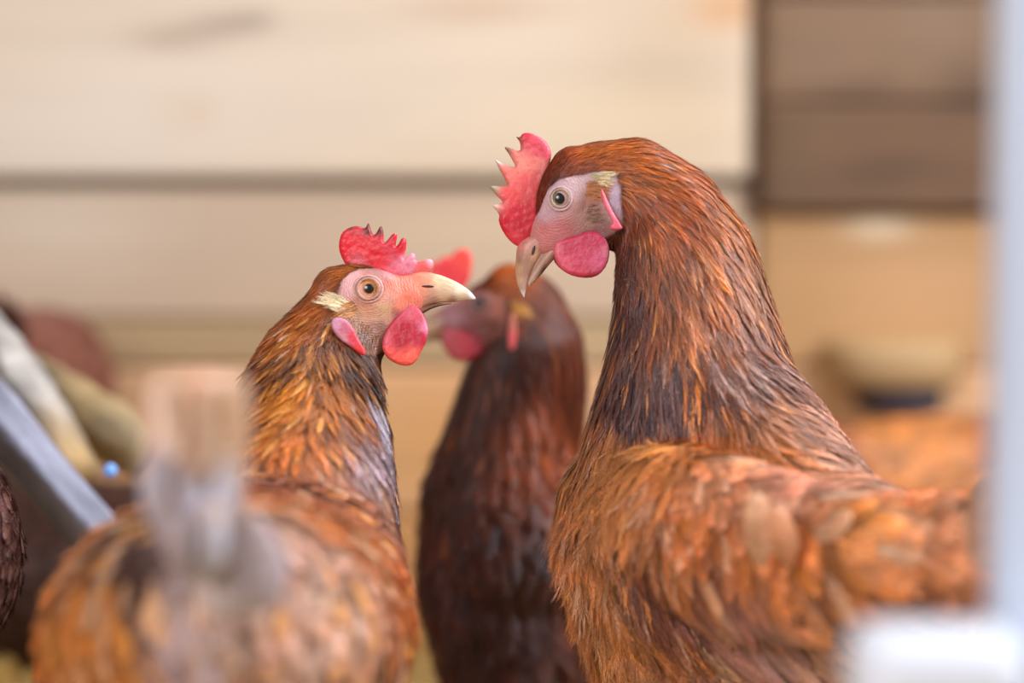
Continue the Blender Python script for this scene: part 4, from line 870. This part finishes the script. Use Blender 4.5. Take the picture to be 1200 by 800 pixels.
hen(dict(label='russet hen on the left seen from behind, head turned to the right', seed=5, base=bL, voxel=.0017, smooth=9, S=SL, head=hdL,
    chains=[head_blobs(hdL) + [pb(420, 385, D0, 30, 30, 24), pb(432, 402, D0, 22, 24, 20), pb(398, 352, D0, 34, 36, 30), pb(387, 378, D0, 42, 42, 37), pb(374, 418, D0, 71, 52, 56), pb(364, 466, 1.225, 86, 60, 72), pb(366, 520, 1.21, 88, 70, 84), pb(350, 600, 1.18, 110, 90, 100)],
            [pb(440, 520, 1.24, 18, 40, 30), pb(438, 580, 1.24, 24, 50, 50), pb(400, 680, 1.2, 70, 90, 80)],
            [pb(350, 620, 1.18, 110, 75, 90), pb(318, 680, 1.14, 160, 120, 90), pb(282, 735, 1.10, 198, 165, 90), pb(262, 750, 1.05, 218, 172, 90), pb(252, 750, .995, 180, 155, 80), pb(238, 700, .94, 74, 78, 50)]],
    field=fieldL, tail=tailL, tint=(.9, .81, .78), hem=[
        ([(285, 452), (315, 432), (350, 420), (390, 425)], 90, 17, 3.0, ((-.7, 1), (.1, 1)), [(150, 84, 30), (96, 52, 24), (186, 112, 44), (120, 66, 26)], 3.4),
        ([(395, 425), (420, 430), (440, 440)], 50, 17, 3.0, ((.1, 1), (.5, 1)), [(90, 50, 26), (150, 90, 40), (70, 42, 30)], 3.4),
        ([(420, 480), (445, 490)], 34, 26, 5, ((.05, 1), (.1, 1)), [(176, 160, 170), (150, 132, 140), (200, 186, 192)], 3.0)], odd=[((230, 156, 66), .09), ((210, 176, 150), .02), ((92, 50, 30), .07), ((232, 182, 140), .12, .008)],  # mauve hem and pale peach feathers paint reflections and highlights
    legs=[((bL[0] - .035, bL[1], .2), (bL[0] - .035, bL[1], 0)), ((bL[0] + .035, bL[1], .2), (bL[0] + .035, bL[1] + .02, 0))], yaw=PI * .45))

# ------------------------------------------------------------------ hen in the middle, behind
fieldM = [
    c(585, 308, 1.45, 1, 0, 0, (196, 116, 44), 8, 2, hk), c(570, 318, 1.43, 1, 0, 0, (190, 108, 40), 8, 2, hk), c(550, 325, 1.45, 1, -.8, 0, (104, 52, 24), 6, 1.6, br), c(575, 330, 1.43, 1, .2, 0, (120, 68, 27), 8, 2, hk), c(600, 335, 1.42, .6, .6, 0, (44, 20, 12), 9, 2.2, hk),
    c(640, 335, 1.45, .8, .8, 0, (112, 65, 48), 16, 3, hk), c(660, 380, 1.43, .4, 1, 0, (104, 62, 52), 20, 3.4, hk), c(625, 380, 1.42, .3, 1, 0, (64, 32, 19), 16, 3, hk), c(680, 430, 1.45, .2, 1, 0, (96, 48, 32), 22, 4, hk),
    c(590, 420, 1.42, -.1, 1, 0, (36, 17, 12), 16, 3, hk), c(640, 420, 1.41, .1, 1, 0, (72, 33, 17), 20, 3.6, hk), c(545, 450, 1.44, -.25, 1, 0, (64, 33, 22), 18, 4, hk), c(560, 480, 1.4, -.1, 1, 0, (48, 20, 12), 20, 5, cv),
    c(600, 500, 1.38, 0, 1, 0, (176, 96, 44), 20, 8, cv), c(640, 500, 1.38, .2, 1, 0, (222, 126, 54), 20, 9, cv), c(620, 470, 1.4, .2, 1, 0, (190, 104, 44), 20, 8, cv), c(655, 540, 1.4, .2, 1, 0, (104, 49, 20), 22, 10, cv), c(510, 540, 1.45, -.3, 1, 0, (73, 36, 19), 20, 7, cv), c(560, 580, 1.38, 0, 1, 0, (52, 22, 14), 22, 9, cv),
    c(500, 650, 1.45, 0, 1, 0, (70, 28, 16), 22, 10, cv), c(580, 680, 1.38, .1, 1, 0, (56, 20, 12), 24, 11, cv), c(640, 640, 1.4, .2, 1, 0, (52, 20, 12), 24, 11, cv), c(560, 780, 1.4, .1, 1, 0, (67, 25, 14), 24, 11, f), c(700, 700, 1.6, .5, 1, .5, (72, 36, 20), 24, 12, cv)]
bM = at(600, 690, 1.54)
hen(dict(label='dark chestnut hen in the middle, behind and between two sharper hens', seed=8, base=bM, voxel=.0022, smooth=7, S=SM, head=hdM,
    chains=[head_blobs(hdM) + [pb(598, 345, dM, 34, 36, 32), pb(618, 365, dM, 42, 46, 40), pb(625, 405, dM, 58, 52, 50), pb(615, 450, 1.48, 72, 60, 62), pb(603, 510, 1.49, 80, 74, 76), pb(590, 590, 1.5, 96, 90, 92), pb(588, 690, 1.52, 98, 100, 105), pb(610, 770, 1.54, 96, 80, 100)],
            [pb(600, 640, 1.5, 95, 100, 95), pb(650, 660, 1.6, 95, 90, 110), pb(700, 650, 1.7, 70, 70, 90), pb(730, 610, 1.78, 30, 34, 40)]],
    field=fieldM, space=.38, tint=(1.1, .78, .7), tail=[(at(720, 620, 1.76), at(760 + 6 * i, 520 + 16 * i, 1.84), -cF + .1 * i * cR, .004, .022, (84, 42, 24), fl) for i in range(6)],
    odd=[((150, 76, 30), .05)],
    legs=[((bM[0] - .03, bM[1] + .02, .13), (bM[0] - .03, bM[1] + .02, 0)), ((bM[0] + .035, bM[1] + .05, .13), (bM[0] + .035, bM[1] + .05, 0))], yaw=-PI * .75))

# ------------------------------------------------------------------ other hens, partly in the picture
def generic_hen(label, pos, yaw, z, cols, pose, seed, space=.42, sc=1.0, backdens=.4, contrast=1.0, mottle=.35, widthf=1.0):
    X = np.array([math.cos(yaw), math.sin(yaw), 0]); Y = np.array([-math.sin(yaw), math.cos(yaw), 0]); Z = np.array([0, 0, 1.])
    R3 = np.stack([X, Y, Z], 1); o = np.array([pos[0], pos[1], 0])
    g = lambda x, y, h: o + X * x * sc + Y * y * sc + Z * (z + h * sc)
    B = lambda x, y, h, rx, ry, rz: (g(x, y, h), R3 @ np.diag([rx * sc, ry * sc, rz * sc]) @ R3.T)
    body = [B(-.13, 0, .035, .022, .018, .02), B(-.10, 0, .015, .04, .045, .045), B(-.05, 0, 0, .055, .068, .062), B(.02, 0, -.005, .06, .078, .072), B(.08, 0, 0, .05, .066, .066)]
    if pose == 'down':
        nk = [B(.08, 0, 0, .05, .06, .06), B(.125, 0, -.03, .035, .04, .04), B(.16, 0, -.085, .026, .026, .03), B(.175, 0, -.125, .022, .02, .022)]
        hO, hF, hU = g(.182, 0, -.145), X * .35 - Z * .94, X * .94 + Z * .35
    else:
        nk = [B(.07, 0, .02, .05, .055, .06), B(.105, .01, .07, .036, .038, .04), B(.12, .02, .12, .028, .027, .03), B(.13, .03, .15, .022, .02, .022)]
        hO, hF, hU = g(.14, .035, .155), X * .8 + Y * .6, Z
    h = Head(hO, hF, hU, .00044 * sc)
    nb = [h.blob(-30, -8, 24, 28, 24), h.blob(0, -6, 27, 33, 27), h.blob(25, -8, 22, 28, 20), h.blob(50, -5, 14, 20, 12)]
    S = dict(SM); S['comb'] = dict(poly=[(-40, 22), (-42, 40), (-30, 52), (-22, 46), (-12, 60), (-4, 46), (6, 60), (14, 44), (24, 56), (30, 40), (42, 48), (46, 34), (60, 32), (66, 18), (20, 12)], t=9, R=6, cols=[((0, 40), (220, 50, 55)), ((40, 30), (225, 70, 70))])
    S['wattle'] = dict(SL['wattle']); S['skin'] = SL['skin']; S['skincols'] = [((10, 0), (205, 120, 110)), ((50, 0), (215, 110, 90)), ((0, -40), (150, 90, 75))]; S['lobe'] = SL['lobe']
    S['tufts'] = [([(-40, -12), (-18, -10), (-15, -25), (-35, -28)], 20, -1, 0, (200, 150, 90), 8, 2, 1, 'hackle')]; S['wattle']['cols'] = [((40, -60), (200, 40, 60))]; S['lobe'] = dict(S['lobe'], cols=[((-20, -50), (215, 80, 90))])
    q = lambda x, y, hh, dx, dz, col, ln, wd, kd: (g(x, y, hh), X * dx + Z * dz, col, ln, wd, kd)
    c0, c1, c2 = cols
    F = [q(.08, .06, .05, -1, -.3, c1, 22, 11, cv), q(.08, -.06, .05, -1, -.3, c1, 22, 11, cv), q(.1, 0, 0, -.3, -1, c2, 20, 9, cv), q(0, 0, .07, -1, 0, c0, 24, 12, cv), q(0, .07, .02, -1, -.35, c0, 26, 14, cv), q(0, -.07, .02, -1, -.35, c0, 26, 14, cv),
         q(-.08, 0, .05, -1, .3, c1, 24, 12, cv), q(-.05, .05, -.05, -.8, -.6, c2, 24, 12, cv), q(-.05, -.05, -.05, -.8, -.6, c2, 24, 12, cv), q(.03, 0, -.08, -.5, -1, c2, 22, 12, f)]
    nc = [b[0] for b in nk[1:]]
    back = unit(nc[0] - nc[-1])
    for n_ in nc: F.append((n_, back, c1, 16, 3.2, hk))
    F.append((h.p(-20, 0), -h.F, c1, 7, 2, hk)); F.append((h.p(20, 10), -h.F, c1, 4, 1.2, br))
    tl = [(g(-.13, .006 * (i - 3), .04), g(-.215, .012 * (i - 3), .095 + .008 * (3 - abs(i - 3))), Y * (.8 if i > 3 else -.8) + Z * .7, .004, .022, c1, fl) for i in range(7)]
    return hen(dict(label=label, seed=seed, base=o, voxel=.003, smooth=5, S=S, head=h, chains=[body, nk, [nk[-1]] + nb], field=F, space=space, backdens=backdens, tail=tl, contrast=contrast, mottle=mottle, lift=.5,
        legs=[(g(.0, .035, -.05), np.array([*g(.01, .035, 0)[:2], 0])), (g(.0, -.035, -.05), np.array([*g(.03, -.035, 0)[:2], 0]))], yaw=yaw))
pL = at(38, 640, 1.22)
generic_hen('dark brown hen at the far left edge of the picture, only its flank in view', (pL[0] - .083, pL[1] - .02), PI * .52, pL[2], [(104, 62, 56), (100, 58, 52), (94, 54, 50)], 'up', 21, space=.36, contrast=.7, mottle=.15)
pB = at(1085, 585, 1.93)
generic_hen('orange hen behind the right hen, near the wall and under the round ledge', (pB[0], pB[1]), PI * .05, pB[2], [(206, 128, 62), (160, 88, 44), (180, 100, 50)], 'down', 22, contrast=1.2, mottle=.6)
pC = at(62, 660, 1.76)  # dark bird added to fill the dark gap under the log
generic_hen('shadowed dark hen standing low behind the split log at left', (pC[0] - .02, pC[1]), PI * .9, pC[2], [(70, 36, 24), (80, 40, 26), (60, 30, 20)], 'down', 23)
pD = at(30, 452, 2.0)
generic_hen('reddish brown hen far back at left, above the log ends', (pD[0], pD[1]), PI * .5, pD[2], [(150, 88, 70), (140, 78, 60), (130, 72, 56)], 'down', 24, sc=.9)

# ------------------------------------------------------------------ perch of weathered wood at left
pp = at(120, 640, 1.42); perch = empty('perch', (pp[0], pp[1], 0), 'weathered grey perch of split logs leaning at the left behind the hens', 'perch')
def log_(name, pts, r, col, seed, squash=None, tipcol=None, n=26):
    pts = np.array(pts); k = 24; tt = np.linspace(0, 1, k); s = np.linspace(0, 1, len(pts))
    P = np.stack([np.interp(tt, s, pts[:, i]) for i in range(3)], -1); rr = np.interp(tt, np.linspace(0, 1, len(r)), r)
    V, F = tube(P, rr, n, squash, True, .06, seed)
    base = lin(col); cc = np.tile(base, (len(V), 1)); r_ = np.random.default_rng(seed)
    ang = np.tile(np.arange(n), k); st = r_.uniform(.5, 1.25, n); st = .5 * st + .25 * (np.roll(st, 1) + np.roll(st, -1)); cc[:k * n] *= st[ang][:, None]
    cc *= np.array([1 + .9 * mnoise(v * 34 + seed) for v in V])[:, None]
    if tipcol is not None:
        w = np.clip((np.repeat(tt, n) - .72) / .25, 0, 1)[:, None]; cc[:k * n] = cc[:k * n] * (1 - w) + lin(tipcol) * w * st[ang][:, None]; cc[-1] = lin(tipcol)
    return mesh_np(name, V, F, M_LOG, perch, col=cc)
s = K * 1.45
fb = at(100, 612, 1.42); dirn = at(120, 620, 1.42) - at(-90, 390, 1.44); foot = fb + dirn * (fb[2] - .02) / abs(dirn[2])
log_('lower_log', [at(-160, 285, 1.44), at(-90, 390, 1.44), fb, foot], [38 * s, 40 * s, 38 * s, 34 * s, 34 * s], (158, 156, 172), 4, (1, .8))
log_('upper_log', [at(-130, 274, 1.53), at(0, 424, 1.51), at(90, 560, 1.47)], [42 * s, 44 * s, 42 * s, 40 * s, 30 * s], (158, 148, 140), 9, (1, .9), (186, 150, 100))
log_('short_log', [at(-80, 380, 1.62), at(60, 468, 1.6), at(172, 534, 1.57)], [36 * s, 42 * s, 46 * s, 46 * s, 34 * s], (166, 136, 92), 12, (1, .9), (176, 150, 112))
V, q, th, D = lathe_sphere(at(129, 551, 1.43), cU, 8 * s, 20, 14)
mesh_np('clip', V, q, M_PAINT, perch, col=np.tile(lin((130, 180, 250)), (len(V), 1)))  # invented clip, a blue ball standing in for a bluish highlight

# ------------------------------------------------------------------ round ledge with a slot on the wall at right
lp = at_y(1055, 430, WY - .05); ledge = empty('nest_ledge', (lp[0], WY - .02, lp[2]), 'rounded pale wooden ledge with a dark slot beneath it on the wall at right', 'ledge')
def slab(cx, z0, z1, w, dpt, y0, round_, n=28):
    a = np.linspace(0, PI, n); x = cx + np.cos(a) * w; y = y0 - np.abs(np.sin(a)) ** round_ * dpt
    prof = [(z0, .93), (z0 + .15 * (z1 - z0), 1.0), (z0 + .8 * (z1 - z0), 1.0), (z1, .94)]
    V = np.concatenate([np.stack([cx + (x - cx) * s_, y0 + (y - y0) * s_, np.full(n, z)], -1) for z, s_ in prof])
    idx = np.arange(len(V)).reshape(len(prof), n); q = np.stack([idx[:-1, :-1], idx[1:, :-1], idx[1:, 1:], idx[:-1, 1:]], -1).reshape(-1, 4)
    V = np.concatenate([V, [[cx, y0, z0]], [[cx, y0, z1]]]); t = np.concatenate([np.stack([idx[0, :-1], idx[0, 1:], np.full(n - 1, len(V) - 2)], -1), np.stack([idx[-1, 1:], idx[-1, :-1], np.full(n - 1, len(V) - 1)], -1)])
    return V, [q, t]
Y1 = WY - .006
z = lambda py: at_y(600, py, Y1 - .06)[2]
x = lambda px: at_y(px, 440, Y1 - .06)[0]
V, F = slab(x(1055), z(456), z(404), x(1136) - x(1055), .07, Y1, .5); mesh_np('ledge_top', V, F, M_WALL, ledge, col=np.tile(lin((172, 136, 92)), (len(V), 1)))
V, F = slab(x(1062), z(486), z(457), x(1112) - x(1062), .06, Y1, .3); mesh_np('slot', V, F, M_WALL, ledge, col=np.tile(lin((58, 50, 58)), (len(V), 1)))  # solid slab; the darkness of the opening is put into its colour

# ------------------------------------------------------------------ white post and rail, close to the camera
def rbox(x0, x1, y0, y1, z0, z1, b):
    bm = bmesh.new(); bmesh.ops.create_cube(bm, size=1)
    for v in bm.verts: v.co = ((x0 + x1) / 2 + v.co.x * (x1 - x0), (y0 + y1) / 2 + v.co.y * (y1 - y0), (z0 + z1) / 2 + v.co.z * (z1 - z0))
    bmesh.ops.bevel(bm, geom=list(bm.edges), offset=b, segments=4, profile=.5, affect='EDGES')
    bmesh.ops.triangulate(bm, faces=bm.faces[:])
    V = np.array([v.co[:] for v in bm.verts]); F = np.array([[v.index for v in f.verts] for f in bm.faces]); bm.free(); return V, F
dp = .75
xp = at(1172, 400, dp)[0]; yp = at(1166, 400, dp)[1]
post = empty('gate_frame', (xp + .03, yp, 0), 'blurred white painted post with a short rail in the right foreground', 'gate')
V, F = rbox(xp, xp + .07, yp - .02, yp + .02, 0, 1.15, .004); mesh_np('post', V, F, M_PAINT, post, col=np.tile(lin((214, 228, 250)), (len(V), 1)), smooth=False)
zt = at(1050, 716, dp)[2]; xr = at(985, 716, dp)[0]
V, F = rbox(xr, xp + .001, yp - .055, yp - .012, zt - .045, zt, .009); mesh_np('rail', V, F, M_PAINT, post, col=np.tile(lin((232, 235, 244)), (len(V), 1)), smooth=False)
